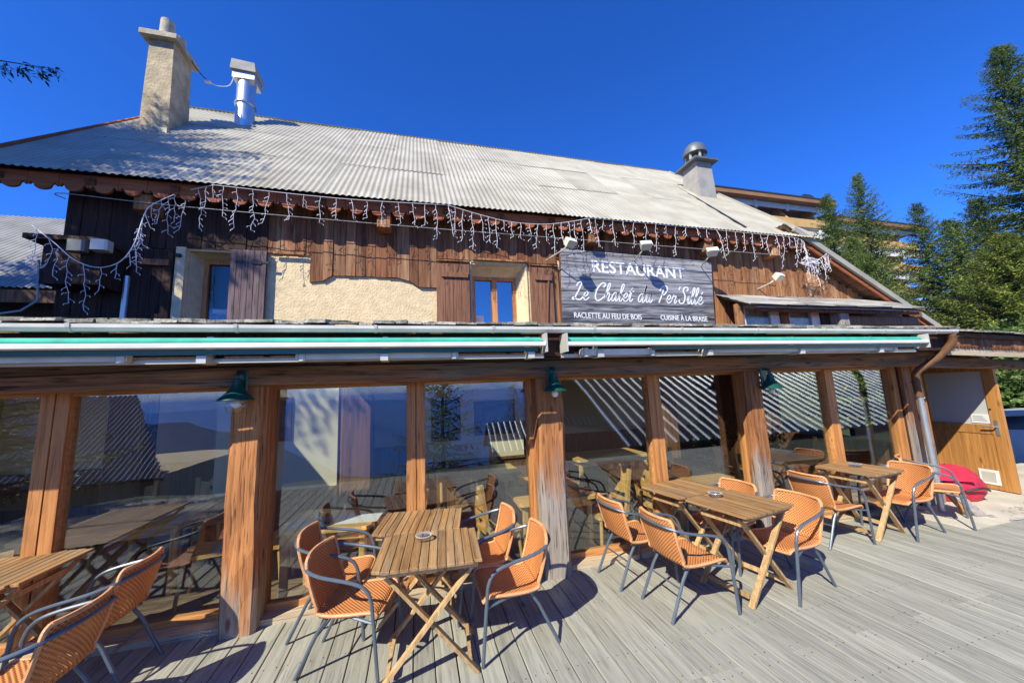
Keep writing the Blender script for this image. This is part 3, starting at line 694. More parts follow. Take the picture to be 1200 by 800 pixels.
for k in range(16):
    a = cx0 + .1 + k*.28; z = cz0-(a-cx0)*sl-.06
    MB().loft([[(a, y, z), (a+.26, y, z-.26*sl), (a+.2, y, z-.2*sl-.07), (a+.06, y, z-.07-.03)] for y in (4.96, 4.985)]).build('valance_board', M['soffit'], cat)
for k in range(7):
    y = 5.05+.13*k
    MB().bar((cx0, y, cz0-.10), (11.4, y, cz0-(11.4-cx0)*sl-.10), .12, .018).build('soffit_board', M['soffit'], cat)
part(MB().box(10.9, 11.0, WY, 10.4, 2.0, 2.9), 'side_wall', M['cladR'])

# --- chimneys
c1 = MB()
cxa, cxb, cya, cyb = -4.34, -3.93, 6.66, 7.2
c1.loft([[(cxa, cya, 5.9), (cxb, cya, 5.9), (cxb, cyb, 5.9), (cxa, cyb, 5.9)], [(cxa+.02, cya+.02, 7.93), (cxb-.05, cya+.02, 7.93), (cxb-.05, cyb-.02, 7.93), (cxa+.02, cyb-.02, 7.93)]])
c1 = up_(part(c1, 'chimney', M['chimney']))
MB().box(cxa-.08, cxb+.03, cya-.08, cyb+.07, 7.93, 8.02).build('chimney_cap', M['stone'], c1)
for cy in (cya+.10, cyb-.12):
    MB().lathe([(.105, 0), (.095, .36), (.075, .36), (.07, .0)], (cxa+.20, cy, 8.02), 14).build('chimney_pot', M['stone'], c1, True)
MB().box(cxa-.02, cxb+.05, cya-.12, cya-.0, 6.15, 6.24).build('flashing', M['roof'], c1)
fl = up_(part(MB().lathe([(.165, 7.0), (.165, 8.25)], (-3.33, 7.75, 0), 20), 'flue', M['steel'], None, True))
MB().lathe([(.185, 7.72), (.19, 7.74), (.185, 7.76)], (-3.33, 7.75, 0), 20).build('flue_ring', M['steelm'], fl, True)
MB().prism([(-3.55, 8.38), (-3.10, 8.36), (-3.13, 8.56), (-3.53, 8.59)], 7.53, 7.97).build('flue_cowl', M['slatepaint'], fl)
MB().box(-3.52, -3.13, 7.57, 7.93, 8.22, 8.375).build('flue_neck', M['steelm'], fl)
up_(part(MB().tube(crom([(-4.02, 7.0, 8.2), (-3.85, 7.05, 7.85), (-3.72, 7.2, 7.72)], 6), .008, 5), 'aerial_cable', M['black']))
up_(part(MB().tube(crom([(-3.72, 7.2, 7.72), (-3.62, 7.35, 7.78), (-3.52, 7.5, 7.95), (-3.48, 7.56, 8.2)], 6), .009, 5), 'aerial_cable', M['plastic_white']))
up_(part(MB().box(-3.76, -3.68, 7.17, 7.22, 7.69, 7.73), 'cable_joint', M['plastic_white']))
bx, by = 6.62, 6.75
c2 = up_(part(MB().loft([[(bx-.25, by-.27, 5.6), (bx+.25, by-.27, 5.6), (bx+.25, by+.27, 5.6), (bx-.25, by+.27, 5.6)], [(bx-.21, by-.23, 7.02), (bx+.21, by-.23, 7.02), (bx+.21, by+.23, 7.02), (bx-.21, by+.23, 7.02)]]), 'chimney', M['slatepaint']))
MB().box(bx-.33, bx+.33, by-.35, by+.35, 7.02, 7.07).build('chimney_cap', M['dome'], c2)
for a in range(6):
    t = a*math.pi/3+.3; MB().box(bx+.2*math.cos(t)-.02, bx+.2*math.cos(t)+.02, by+.2*math.sin(t)-.02, by+.2*math.sin(t)+.02, 7.07, 7.35).build('dome_post', M['alu'], c2)
MB().lathe([(.10, 7.07), (.09, 7.30)], (bx, by, 0), 10).build('chimney_pot', M['steelm'], c2, True)
MB().lathe([(.27, 7.32), (.272, 7.36), (.25, 7.46), (.2, 7.55), (.13, 7.61), (.03, 7.64), (.005, 7.645)], (bx, by, 0), 18).build('dome', M['dome'], c2, True)

# --- veranda roof with its shingles, gutter and downpipe
vz = lambda y: 2.385 + (y-3.22)*.475/2.57
vm = MB()
def vstrip(a, b_, ya, yb):
    ya = 3.22 if ya is None else ya; yb = 5.79 if yb is None else yb
    vm.loft([[(x, ya, vz(ya)), (x, yb, vz(yb)), (x, yb, vz(yb)-.08), (x, ya, vz(ya)-.055)] for x in (a, b_)])
strips(vstrip)
vr = part(vm, 'veranda_roof', M['soffit'])
for (a, b_) in SKY:  # frames and panes of the added, unseen roof openings
    rl_ = part(MB().bar((a, LY0, vz(LY0)+.02), (a, LY1, vz(LY1)+.02), .05, .06).bar((b_, LY0, vz(LY0)+.02), (b_, LY1, vz(LY1)+.02), .05, .06).bar((a, LY0, vz(LY0)+.02), (b_, LY0, vz(LY0)+.02), .05, .06).bar((a, LY1, vz(LY1)+.02), (b_, LY1, vz(LY1)+.02), .05, .06), 'added_roof_light', M['dome'])
    MB().loft([[(x, LY0, vz(LY0)+.02), (x, LY1, vz(LY1)+.02), (x, LY1, vz(LY1)+.026), (x, LY0, vz(LY0)+.026)] for x in (a, b_)]).build('pane', M['tumbler'], rl_)
def shingle_row(x0, x1, y0, y1, z0, z1, parent, rnd, wmin=.10, wmax=.26):
    x = x0
    while x < x1:
        wd = rnd.uniform(wmin, wmax); th = rnd.uniform(.016, .03); dy = rnd.uniform(-.04, .03); dz = rnd.uniform(-.004, .012); tilt = rnd.uniform(-.006, .006)
        MB().loft([[(x, y0+dy, z0+dz), (x+wd-.008, y0+dy+rnd.uniform(-.01, .01), z0+dz+tilt), (x+wd-.008, y0+dy, z0+dz+th+tilt), (x, y0+dy, z0+dz+th)],
                   [(x, y1, z1+dz), (x+wd-.008, y1, z1+dz+tilt), (x+wd-.008, y1, z1+dz+th+tilt), (x, y1, z1+dz+th)]]).build('shingle', M['shingle'], parent)
        x += wd
rsh = random.Random(9)
shingle_row(-6.6, 7.1, 3.16, 3.7, 2.395, 2.49, vr, rsh)
shingle_row(-6.6, 7.1, 3.30, 3.9, 2.425, 2.53, vr, rsh, .12, .3)
gut = MB(); pr = [(-.06, .04), (-.055, 0), (-.03, -.035), (0, -.045), (.03, -.035), (.055, 0), (.06, .04), (.052, .04), (.045, 0), (0, -.036), (-.045, 0), (-.052, .04)]
gut.loft([[(x, 3.13+a*.6, 2.352+b_*.6) for a, b_ in pr] for x in (-6.6, 6.95)])
gut = part(gut, 'gutter', M['gutter'])
x = -6.2
while x < 6.9:
    MB().loft([[(xx, 3.13+a*.7, 2.352+b_*.72) for a, b_ in pr[:7]] + [(xx, 3.13+a*.64, 2.352+b_*.65) for a, b_ in pr[6::-1]] for xx in (x-.012, x+.012)]).build('gutter_bracket', M['alu'], gut)
    x += .98
part(MB().tube(crom([(6.85, 3.13, 2.32), (6.88, 3.16, 2.2), (6.83, 3.3, 2.02), (6.72, 3.46, 1.86), (6.72, 3.5, 1.74), (6.73, 3.5, 1.5)], 5), .045, 10), 'downpipe', M['wains'], None, True)
part(MB().tube([(6.73, 3.5, 1.55), (6.74, 3.5, -.0)], .035, 10), 'downpipe', M['steelm'], None, True)
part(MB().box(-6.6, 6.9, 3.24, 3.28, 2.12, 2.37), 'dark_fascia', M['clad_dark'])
# --- veranda timber
bb = MB(); xs = [-6.6 + .45*k for k in range(31)]; rb = random.Random(2)
rings_ = []
for x in xs + [7.2]:
    a, c_ = rb.uniform(-.008, .008), rb.uniform(-.01, .01)
    rings_.append([(x, 3.50+a, 1.945+c_), (x, 3.52+a, 1.93+c_), (x, 3.84, 1.93), (x, 3.84, 2.15), (x, 3.52+a, 2.15+c_), (x, 3.50+a, 2.13+c_)])
part(bb.loft(rings_), 'beam', M['beam'], None, True)
def pillar(x0, x1, name='pillar', y0=PY, y1=3.9, ztop=1.94, seed=0, mat='pillar'):
    r_ = random.Random(seed); rg = []
    for k in range(7):
        z = ztop*k/6 - (.0 if k else .005); d = lambda: r_.uniform(-.011, .011)
        c = .035
        rg.append([(x0+c+d(), y0+d(), z), (x1-c+d(), y0+d(), z), (x1+d(), y0+c+d(), z), (x1, y1, z), (x0, y1, z), (x0+d(), y0+c+d(), z)])
    return part(MB().loft(rg), name, M[mat])
pillar(-1.50, -1.24, seed=1, mat='pillarO'); pillar(1.19, 1.47, seed=2); pillar(3.86, 4.10, seed=3, y1=3.68)
pillar(-5.6, -5.3, seed=4)
for k in range(4):
    part(MB().box(6.82+.11*k, 6.925+.11*k, 3.70+.006*(k % 2), 3.74, -.005, 1.94), 'corner_board', M['pillar'])
part(MB().box(6.81, 7.24, 3.741, 3.95, 0, 2.0), 'corner_post', M['clad_dark'])
# --- glazing bays: (x0, x1) of each glass, frames between them
panes = [(-5.2, -4.1), (-4.0, -2.88), (-2.70, -1.44), (-1.26, -.09), (.08, 1.16), (1.42, 2.63), (2.80, 3.98), (4.20, 5.42), (5.58, 6.73)]
ZB, ZT = .10, 1.905
for (a, b_) in panes:
    f = MB(); t = .05
    f.box(a-.03, b_+.03, GY-.03, GY+.05, ZT, ZT+.045).box(a-.03, b_+.03, GY-.03, GY+.05, ZB-.06, ZB)
    f.box(a-.03, a+.004, GY-.028, GY+.048, ZB, ZT).box(b_-.004, b_+.03, GY-.028, GY+.048, ZB, ZT)
    fr = part(f, 'window_frame', M['frameX'])
    MB().box(a, b_, GY+.004, GY+.012, ZB-.01, ZT+.01).build('pane', M['glass'], fr)
for (a, b_) in ((-2.88, -2.70), (-.09, .08), (2.63, 2.80), (5.42, 5.58), (-4.1, -4.0)):
    part(MB().box(a+.002, (a+b_)/2-.004, GY-.055, GY+.06, 0, 1.93).box((a+b_)/2+.004, b_-.002, GY-.05, GY+.06, 0, 1.93), 'mullion', M['frame'])
for (a, b_) in ((-1.57, -1.43), (-1.36, -1.25), (1.15, 1.29), (1.36, 1.44), (3.97, 4.05), (4.1, 4.2), (6.71, 6.84)):
    part(MB().box(a, b_, GY-.06, GY+.055, 0, 1.93), 'jamb', M['frame'])
xs = [(-5.3, -1.5), (-1.24, 1.19), (1.47, 3.86), (4.16, 6.62)]
for (a, b_) in xs:
    part(MB().box(a, b_, 3.66, 3.84, -.004, .045), 'sill_board', M['sillwood'])
    part(MB().box(a, b_, GY-.07, GY+.045, 1.95, 1.99), 'head_rail', M['frameX'])
# cable along the beam
part(MB().tube(crom([(-6, 3.485, 2.06), (-4, 3.485, 2.03), (-2.4, 3.485, 2.06), (-1.4, 3.485, 2.09), (.3, 3.485, 2.09), (1.4, 3.485, 2.1), (2.8, 3.485, 2.1), (4.1, 3.485, 2.1)], 5), .006, 5), 'cable', M['black'])
part(MB().tube(crom([(-4.38, 5.7, 4.5), (-4.3, 5.55, 4.5), (-3, 5.5, 4.42), (0, 5.45, 4.35), (3, 5.45, 4.34), (6.9, 5.4, 4.3)], 5), .006, 5), 'cable', M['cable'])
part(MB().tube([(-4.4, 5.5, 3.6), (-4.36, 5.5, 3.1), (-4.42, 5.4, 2.95), (-4.9, 5.0, 2.7)], .012, 6), 'cable', M['cable'])

# canopy to the right of the veranda
cn = part(MB().loft([[(x, 3.2, 2.36-dz), (x, 5.6, 2.75-dz), (x, 5.6, 2.68-dz), (x, 3.2, 2.30-dz)] for x, dz in ((7.0, 0), (13, .22))]), 'canopy', M['soffit'])
x = 7.0
while x < 10.5:
    wd = rsh.uniform(.10, .24); dz = (x-7)*.037; th = rsh.uniform(.016, .03); j = rsh.uniform(-.004, .014); dy = rsh.uniform(-.04, .03)
    for (ya, yb, zo) in ((3.14, 3.7, .003), (3.28, 3.9, .035)):
        MB().loft([[(x, ya+dy, 2.362-dz+j+zo), (x+wd-.008, ya+dy, 2.362-dz+j+zo), (x+wd-.008, ya+dy, 2.362-dz+j+th+zo), (x, ya+dy, 2.362-dz+j+th+zo)], [(x, yb, 2.455-dz+j+zo), (x+wd-.008, yb, 2.455-dz+j+zo), (x+wd-.008, yb, 2.455-dz+j+th+zo), (x, yb, 2.455-dz+j+th+zo)]]).build('shingle', M['shingle'], cn)
    x += wd
def cfas(x): return 2.30-(x-7)*.037
x = 7.02
while x < 10.4:      # carved upper fascia: saw-tooth lower edge
    wd = .30; pts = [(x, cfas(x)), (x, cfas(x)-.10)]
    for q in range(8):
        pts += [(x+wd*(q+.5)/8, cfas(x)-.10-(.05 if q % 2 else .035)), (x+wd*(q+1)/8-.002, cfas(x)-.10)]
    pts += [(x+wd-.002, cfas(x+wd))]
    MB().prism(pts[::-1], 3.245, 3.27).build('carved_fascia', M['clad'], cn); x += wd
MB().loft([[(x, 3.275, cfas(x)-.14), (x, 3.30, cfas(x)-.14), (x, 3.30, cfas(x)-.24), (x, 3.275, cfas(x)-.24)] for x in (7.0, 10.5)]).build('fascia_board', M['sillwood'], cn)
MB().loft([[(x, 3.28, cfas(x)), (x, 3.29, cfas(x)), (x, 3.29, cfas(x)-.15), (x, 3.28, cfas(x)-.15)] for x in (7.0, 10.5)]).build('fascia_back', M['soffit'], cn)
MB().bar((7.0, 3.55, 1.98), (12, 3.55, 1.80), .14, .14).build('canopy_beam', M['beam'], cn)
part(MB().cbox(10.9, 11.1, 3.6, 3.8, 0, 1.95, .02), 'canopy_post', M['beam'])
part(MB().box(7.2, 8.8, 4.62, 4.74, 1.93, 2.3), 'lintel_board', M['clad'])
part(MB().box(7.2, 8.75, 4.66, 4.74, 0, .95), 'low_partition', M['dark'])
# ================================================================== THINGS ON THE BUILDING
# --- the restaurant sign
sg = thing('restaurant_sign', 'large grey wood-print restaurant sign with white lettering on the upper wall', 'sign', (4.05, WY-.1, 3.5))
def sgp(mbx, name, mat, smooth=False):
    o = mbx.build(name, mat, sg, smooth); o.location = (-4.05, -(WY-.1), -3.5); return o
SY = WY-.12
sgp(MB().prism([(2.42, 2.78), (5.56, 2.78), (5.66, 4.19), (2.47, 4.26)], SY, SY+.03), 'sign_panel', M['sign'])
sgp(MB().bar((2.44, SY+.05, 2.8), (2.48, SY+.05, 4.24), .05, .04).bar((5.52, SY+.05, 2.8), (5.62, SY+.05, 4.16), .05, .04), 'sign_batten', M['clad'])
def text(body, x0, x1, zb, zh, parent, name, mat, y, shear=0, off=0, slope=0, rot=None, origin=None):
    cu = bpy.data.curves.new('t', 'FONT'); cu.body = body; cu.size = 1; cu.shear = shear; cu.offset = off; cu.extrude = .012
    o = bpy.data.objects.new('t', cu); col.objects.link(o); bpy.context.view_layer.update()
    me = bpy.data.meshes.new_from_object(o.evaluated_get(bpy.context.evaluated_depsgraph_get()))
    bpy.data.objects.remove(o); bpy.data.curves.remove(cu)
    xs = [v.co.x for v in me.vertices]; ys = [v.co.y for v in me.vertices]; a, b_ = min(xs), max(xs); c, d = 0, max(ys)
    for v in me.vertices:
        u = (v.co.x-a)/(b_-a); q = (v.co.y-c)/(d-c)
        v.co = Vector((x0+(x1-x0)*u, y + v.co.z*.15, zb+zh*q + slope*u))
    me.materials.clear(); me.materials.append(mat)
    o = link(name, me, parent)
    return o
for args in (('RESTAURANT', 3.05, 5.0, 3.86, .22, .02, -.06), ('RACLETTE AU FEU DE BOIS', 2.64, 3.97, 3.02, .095, .012, -.02), ('CUISINE À LA BRAISE', 4.37, 5.41, 3.0, .12, .012, -.02)):
    o = text(args[0], args[1], args[2], args[3], args[4], sg, 'lettering', M['lettering'], SY-.004, 0, args[5], args[6]); o.location = (-4.05, -(WY-.1), -3.5)
G = {'L': (.62, [[(.12, .72), (.2, .9), (.36, .95), (.4, .82), (.26, .4), (.12, .05), (.02, .02), (.06, .12), (.28, .03), (.5, .02), (.62, .16)]]),
 'e': (.38, [[(0, .18), (.2, .22), (.28, .36), (.19, .46), (.07, .32), (.08, .08), (.22, 0), (.40, .16)]]),
 'C': (.60, [[(.46, .72), (.56, .85), (.46, .96), (.28, .9), (.08, .6), (.04, .22), (.18, 0), (.42, .06), (.58, .22)]]),
 'h': (.46, [[(0, .2), (.24, .68), (.25, .95), (.15, .85), (.05, 0)], [(.05, 0), (.15, .34), (.27, .45), (.31, .32), (.27, .06), (.34, 0), (.47, .17)]]),
 'a': (.46, [[(.33, .40), (.18, .46), (.04, .26), (.06, .04), (.18, .04), (.34, .44)], [(.34, .44), (.29, .08), (.36, 0), (.47, .17)]]),
 'l': (.27, [[(0, .2), (.22, .68), (.22, .95), (.11, .82), (.07, .1), (.15, 0), (.28, .17)]]),
 't': (.29, [[(0, .2), (.18, .78), (.09, .14), (.16, 0), (.30, .17)], [(.0, .56), (.30, .58)]]),
 'd': (.50, [[(.33, .40), (.18, .46), (.04, .26), (.06, .04), (.18, .04), (.34, .42), (.44, .95)], [(.44, .95), (.31, .1), (.38, 0), (.51, .17)]]),
 'u': (.48, [[(0, .2), (.10, .46), (.06, .1), (.14, 0), (.26, .14), (.35, .46)], [(.35, .46), (.30, .08), (.37, 0), (.49, .17)]]),
 'P': (.60, [[(.12, 0), (.26, .45), (.34, .88)], [(.08, .66), (.22, .92), (.5, .95), (.58, .74), (.42, .48), (.24, .46)]]),
 'r': (.37, [[(0, .2), (.12, .50), (.14, .38), (.28, .42), (.21, .1), (.27, 0), (.38, .17)]]),
 "'": (.16, [[(.12, .98), (.06, .76)]]),
 'S': (.56, [[(.46, .72), (.54, .86), (.42, .96), (.26, .9), (.22, .7), (.38, .45), (.36, .12), (.18, 0), (.0, .10), (.04, .22)]]),
 'i': (.25, [[(0, .2), (.12, .46), (.08, .1), (.14, 0), (.27, .17)], [(.18, .62), (.19, .68)]]),
 'é': (.38, [[(0, .18), (.2, .22), (.28, .36), (.19, .46), (.07, .32), (.08, .08), (.22, 0), (.40, .16)], [(.2, .58), (.30, .72)]]), ' ': (.34, [])}
tx = "Le Chalet du Per'Sillé"; W_ = sum(G[c][0] for c in tx); px_ = 0; sb = MB()
for c in tx:
    for st in G[c][1]:
        pts = []
        for q in crom([(p[0], p[1]) for p in st] if len(st) > 1 else st, 4):
            xx = px_ + q.x + .28*q.y
            pts.append((2.62 + (5.40-2.62)*xx/(W_+.2), 3.34 + .34*q.y - .03*xx/W_))
        sb.ribbon(pts, .021 if c not in 'LCPS' else .026, SY-.003)
    px_ += G[c][0]
sgp(sb, 'script_lettering', M['lettering'])['kind'] = 'stuff'
# --- floodlights over the sign
def flood(x, y, z, label, yaw=0, wall_y=WY, size=1):
    t = thing('floodlight', label, 'floodlight', (x, y, z), yaw, 'floodlights under the eave')
    h = MB(); s = size
    h.loft([[(-.10*s, -.10*s, -.02*s), (.10*s, -.10*s, -.02*s), (.10*s, -.03*s, .075*s), (-.10*s, -.03*s, .075*s)], [(-.08*s, 0, -.09*s), (.08*s, 0, -.09*s), (.075*s, .06*s, .02*s), (-.075*s, .06*s, .02*s)]])
    h.build('housing', M['lampwhite'], t)
    MB().loft([[(-.085*s, -.103*s, -.012*s), (.085*s, -.103*s, -.012*s), (.085*s, -.038*s, .068*s), (-.085*s, -.038*s, .068*s)], [(-.085*s, -.108*s, -.008*s), (.085*s, -.108*s, -.008*s), (.085*s, -.042*s, .074*s), (-.085*s, -.042*s, .074*s)]]).build('lens', M['paper'], t)
    MB().tube([(0, .03, -.03), (-.06, .1, -.1), (-.10, (wall_y-y)*.98, -.16)], .012, 6).build('arm', M['alu'], t)
flood(2.46, 5.3, 4.20, 'white floodlight at the upper left corner of the restaurant sign', R(20))
flood(3.91, 5.3, 4.25, 'white floodlight above the middle of the restaurant sign', R(-15))
flood(5.32, 5.3, 4.22, 'white floodlight at the upper right corner of the restaurant sign', R(-25))
flood(7.0, 5.45, 3.86, 'small floodlight on the orange boards under the right end of the eave', R(10))
t = thing('wall_light', 'pair of grey lamp heads on the dark cupboard at the left corner of the chalet', 'light', (-3.78, 5.3, 3.72))
MB().cbox(-.20, -.03, -.06, .05, -.07, .07, .02).build('lamp_head', M['dome'], t)
MB().cbox(.03, .20, -.08, .05, -.05, .08, .02).build('lamp_head', M['alu'], t)
MB().box(-.18, .18, .051, .07, -.03, .03).build('bracket', M['black'], t)

# --- awnings
def awning(label, x0, x1, arms, grp='folded awnings above the windows'):
    t = thing('awning', label, 'awning', ((x0+x1)/2, 3.2, 2.1), 0, grp); ox = (x0+x1)/2
    def P(mbx, n, mt, sm=False):
        o = mbx.build(n, mt, t, sm); o.location = (-ox, -3.2, -2.1)
    P(MB().tube([(x0+.02, 3.12, 2.252), (x1-.02, 3.12, 2.252)], .029, 12), 'fabric_roll', M['green_cloth'], True)
    P(MB().loft([[(x, 3.06, 2.190), (x, 3.035, 2.198), (x, 3.033, 2.222), (x, 3.05, 2.232), (x, 3.085, 2.230), (x, 3.085, 2.192)] for x in (x0, x1)]), 'front_bar', M['white'])
    P(MB().box(x0+.9, x1-.06, 3.08, 3.084, 2.15, 2.189), 'valance_cloth', M['green'])  # darker green than the roll: shade under the bar put into the colour
    P(MB().box(x0, x1+.03, 3.19, 3.235, 2.10, 2.125).box(x0, x1+.03, 3.20, 3.235, 2.125, 2.135), 'support_bar', M['alu'])
    for (a, b_, up_) in arms:
        P(MB().box(a, b_, 3.12, 3.17, 2.118+up_, 2.176+up_), 'folded_arm', M['gutter'])
        for e in (a+.02, b_-.06):
            P(MB().cbox(e, e+.05, 3.10, 3.19, 2.105+up_, 2.186+up_, .012), 'arm_joint', M['alu'])
    for xx in [x0+.35+1.25*k for k in range(int((x1-x0)/1.25)+1)]:
        if xx < x1:
            P(MB().box(xx-.03, xx+.03, 3.09, 3.24, 2.09, 2.145).box(xx-.02, xx+.02, 3.19, 3.25, 2.14, 2.3), 'wall_bracket', M['alu'])
    for e in (x0-.02, x1+.002):
        P(MB().box(e, e+.018, 3.04, 3.2, 2.14, 2.31), 'end_plate', M['alu'])
awning('long folded green awning with white front bar over the left windows', -5.6, 1.12, [(-5.4, -1.95, 0), (-.9, .35, -.008)])
awning('shorter folded green awning with white front bar over the right windows', 1.34, 6.2, [(2.9, 5.75, 0), (1.5, 2.3, -.008)])

# --- green wall lamps
def wall_lamp(x, z, label, globe=True, y=3.42):
    t = thing('wall_lamp', label, 'lamp', (x, y, z), 0, 'green enamel lamps under the beam')
    MB().lathe([(.022, .17), (.03, .165), (.034, .13), (.05, .09), (.075, .055), (.115, .02), (.128, .0), (.124, -.004), (.11, .016), (.07, .05), (.045, .085), (.02, .12)], (0, 0, 0), 24).build('lamp_shade', M['green'], t, True)
    MB().lathe([(.118, .0045), (.108, .018), (.07, .048), (.046, .08)], (0, 0, -.0035), 24, False).build('shade_lining', M['green_in'], t, True)
    if globe: MB().lathe([(.03, .05), (.05, .02), (.07, -.02), (.074, -.045), (.066, -.075), (.045, -.098), (.02, -.108), (.003, -.11)], (0, 0, 0), 20).build('glass_globe', M['tumbler'], t, True)
    MB().lathe([(.014, .06), (.016, .02), (.03, -.005), (.034, -.025), (.028, -.048), (.012, -.06), (.002, -.062)], (0, 0, 0), 14).build('bulb', M['bulb'], t, True)
    MB().tube(crom([(0, 0, .165), (0, 0, .2), (0, .03, .225), (0, .08, .22), (.0, .11, .19)], 5), .014, 8).build('arm', M['green'], t, True)
    MB().cbox(-.045, .045, .07, .10, .0, .24, .01).build('back_plate', M['green'], t)
wall_lamp(-1.40, 1.82, 'green bell-shaped lamp on the leftmost big pillar')
wall_lamp(1.33, 1.79, 'green bell-shaped lamp with bare bulb on the middle pillar', False)
wall_lamp(4.06, 1.72, 'green bell-shaped lamp on the third big pillar, left of the slanted reflections')
t = thing('wall_lamp', 'narrow green lamp bracket on the corner post beside the downpipe', 'lamp', (6.75, 3.5, 1.6), 0)
MB().tube([(0, 0, .04), (0, -.02, -.12)], [.016, .022], 8).build('lamp_body', M['green_in'], t, True)
MB().tube([(0, .0, .04), (-.02, .01, .09), (-.03, .06, .11)], .012, 6).build('arm', M['green'], t, True)

# --- icicle string lights
def string(label, pts, dropfn, seed):
    pts = [(x*(K if y < 5 else 1+(K-1)*max(0, (5.2-y)/.3)), y*(K if y < 5 else 1+(K-1)*max(0, (5.2-y)/.3)), 1.8+(z-1.8)*(K if y < 5 else 1+(K-1)*max(0, (5.2-y)/.3))) for x, y, z in pts]
    r_ = random.Random(seed); t = thing('string_lights', label, 'lights', pts[0], 0, 'icicle light strings on the eave'); o0 = Vector(pts[0])
    cv = crom(pts, 8)
    MB().tube([p-o0 for p in cv], .0055, 5).build('cord', M['plastic_white'], t)
    acc = 0; k = 0
    for i in range(len(cv)-1):
        a, b_ = cv[i], cv[i+1]; L_ = (b_-a).length
        acc += L_
        if acc < dropfn(a): continue
        acc = 0; p = a-o0; ln = r_.choice([.18, .28, .38, .48, .56])*r_.uniform(.85, 1.15)
        n = max(3, int(ln/.06)); q = Vector(p); path = [q.copy()]; d = MB(); drift = r_.uniform(-.02, .02)
        for j in range(n):
            q = q + Vector((r_.uniform(-.016, .016)+drift*.3, r_.uniform(-.02, .02), -ln/n)); path.append(q.copy())
            s = r_.choice((-1, 1)); e = q + Vector((s*r_.uniform(.03, .055), r_.uniform(-.02, .02), r_.uniform(-.045, .0)))
            d.tube([q, e], .003, 3); d.tube([e, e+Vector((s*.004, 0, -.018))], [.0055, .003], 4)
        d.tube(path, .0036, 4); d.build('light_drop', M['plastic_white'], t); k += 1
string('left string of icicle lights sagging from the eave to the dark cupboard', [(-2.36, 4.84, 4.41), (-2.75, 4.95, 4.33), (-3.10, 5.1, 4.22), (-3.2, 5.15, 4.1), (-3.3, 5.2, 3.75), (-3.42, 5.2, 3.52), (-3.62, 5.2, 3.44), (-3.84, 5.2, 3.52), (-4.05, 5.2, 3.72), (-4.28, 5.22, 3.92)], lambda p: .10 if p.x > -3.4 else .15, 1)
string('long string of icicle lights hanging along the eave above the window', [(-2.36, 4.84, 4.41), (-1.0, 4.84, 4.38), (.38, 4.84, 4.42), (.45, 4.84, 4.42), (.9, 4.84, 4.32), (1.36, 4.84, 4.25), (1.89, 4.84, 4.26), (2.35, 4.84, 4.35), (2.61, 4.84, 4.42)], lambda p: .10, 2)
string('right string of icicle lights above the sign, bunched at the end of the eave', [(2.61, 4.84, 4.42), (4.0, 4.84, 4.42), (5.6, 4.84, 4.41), (6.85, 4.84, 4.39), (7.0, 4.86, 4.2), (7.12, 4.88, 4.02), (7.3, 4.88, 4.02), (7.5, 4.88, 4.12), (7.62, 4.9, 4.2)], lambda p: .095 if p.x < 7.55 else .035, 3)
t = thing('wire_tangle', 'tangle of white light cable coiled under the right end of the eave', 'cable', (7.9, 5.42, 4.18)); r_ = random.Random(8)
for k in range(5):
    ph = r_.random()*6
    MB().tube([(.22*math.cos(a*.5+ph)*r_.uniform(.8, 1.1), .05*math.sin(a*.9), .05*math.sin(a*.5+ph)+.03*k-.04) for a in range(14)], .006, 4).build('coil', M['plastic_white'], t)

# ================================================================== DOOR, BAG AND OTHER THINGS AT THE RIGHT
ang = math.atan2(4.55-3.56, 8.79-8.62)
dr = thing('open_door', 'orange wooden door with a frosted pane standing wide open beside the veranda', 'door', (8.79, 4.55, .01), ang + math.pi)   # local +x runs from hinge to free edge
dw, dh = 1.0, 1.93; S = .11
def D(mbx, n, mt): return mbx.build(n, mt, dr)
# local y>0 side faces the camera side after rotation; both faces get the same build
D(MB().box(0, S, -.025, .025, 0, dh), 'stile', M['door']); D(MB().box(dw-.14, dw, -.025, .025, 0, dh), 'stile', M['door'])
D(MB().box(S, dw-.14, -.0245, .0245, dh-.12, dh), 'rail', M['door']); D(MB().box(S, dw-.14, -.0245, .0245, .84, .98), 'rail', M['door']); D(MB().box(S, dw-.14, -.0245, .0245, 0, .17), 'rail', M['door'])
k = (dw-.14-S)/4
for i in range(4): D(MB().box(S+i*k, S+(i+1)*k-.004, -.016, .016, .17, .84), 'panel_board', M['door'])
mt, tt, b = newmat('frosted_glass'); b.inputs['Base Color'].default_value = (.52, .52, .49, 1); b.inputs['Roughness'].default_value = .45
M['frost'] = mt
D(MB().box(S, dw-.14, -.006, .006, .98, dh-.12), 'pane', M['frost'])
for s in (-1, 1):
    y0, y1 = (.0255, .034) if s > 0 else (-.034, -.0255)
    D(MB().box(dw-.10, dw-.06, y0, y1, .83, 1.06), 'handle_plate', M['steelm'])
    D(MB().tube([(dw-.08, s*.03, .96), (dw-.08, s*.07, .96), (dw-.10, s*.075, .96), (dw-.22, s*.075, .955)], .010, 8), 'handle', M['steelm'])
    D(MB().box(.60, .83, y0, y1, .07, .29), 'vent_frame', M['white']); 
    D(MB().box(.635, .795, s*.036-.002, s*.036+.002, .105, .255), 'vent_grille', M['alu'])
    D(MB().box(.63, .84, s*.012-.003, s*.012+.003, 1.0, 1.14), 'notice', M['paper'])
    for q in range(3): D(MB().box(.655, .815-.02*q, s*.017-.0015, s*.017+.0015, 1.04+.03*q, 1.048+.03*q), 'notice_line', M['paperink'])
    D(MB().lathe([(.014, 0), (.014, .004)], (0, 0, 0), 10), 'peephole', M['black']).matrix_local = Matrix.Translation((dw-.12, s*.026, 1.22)) @ Matrix.Rotation(-s*math.pi/2, 4, 'X')
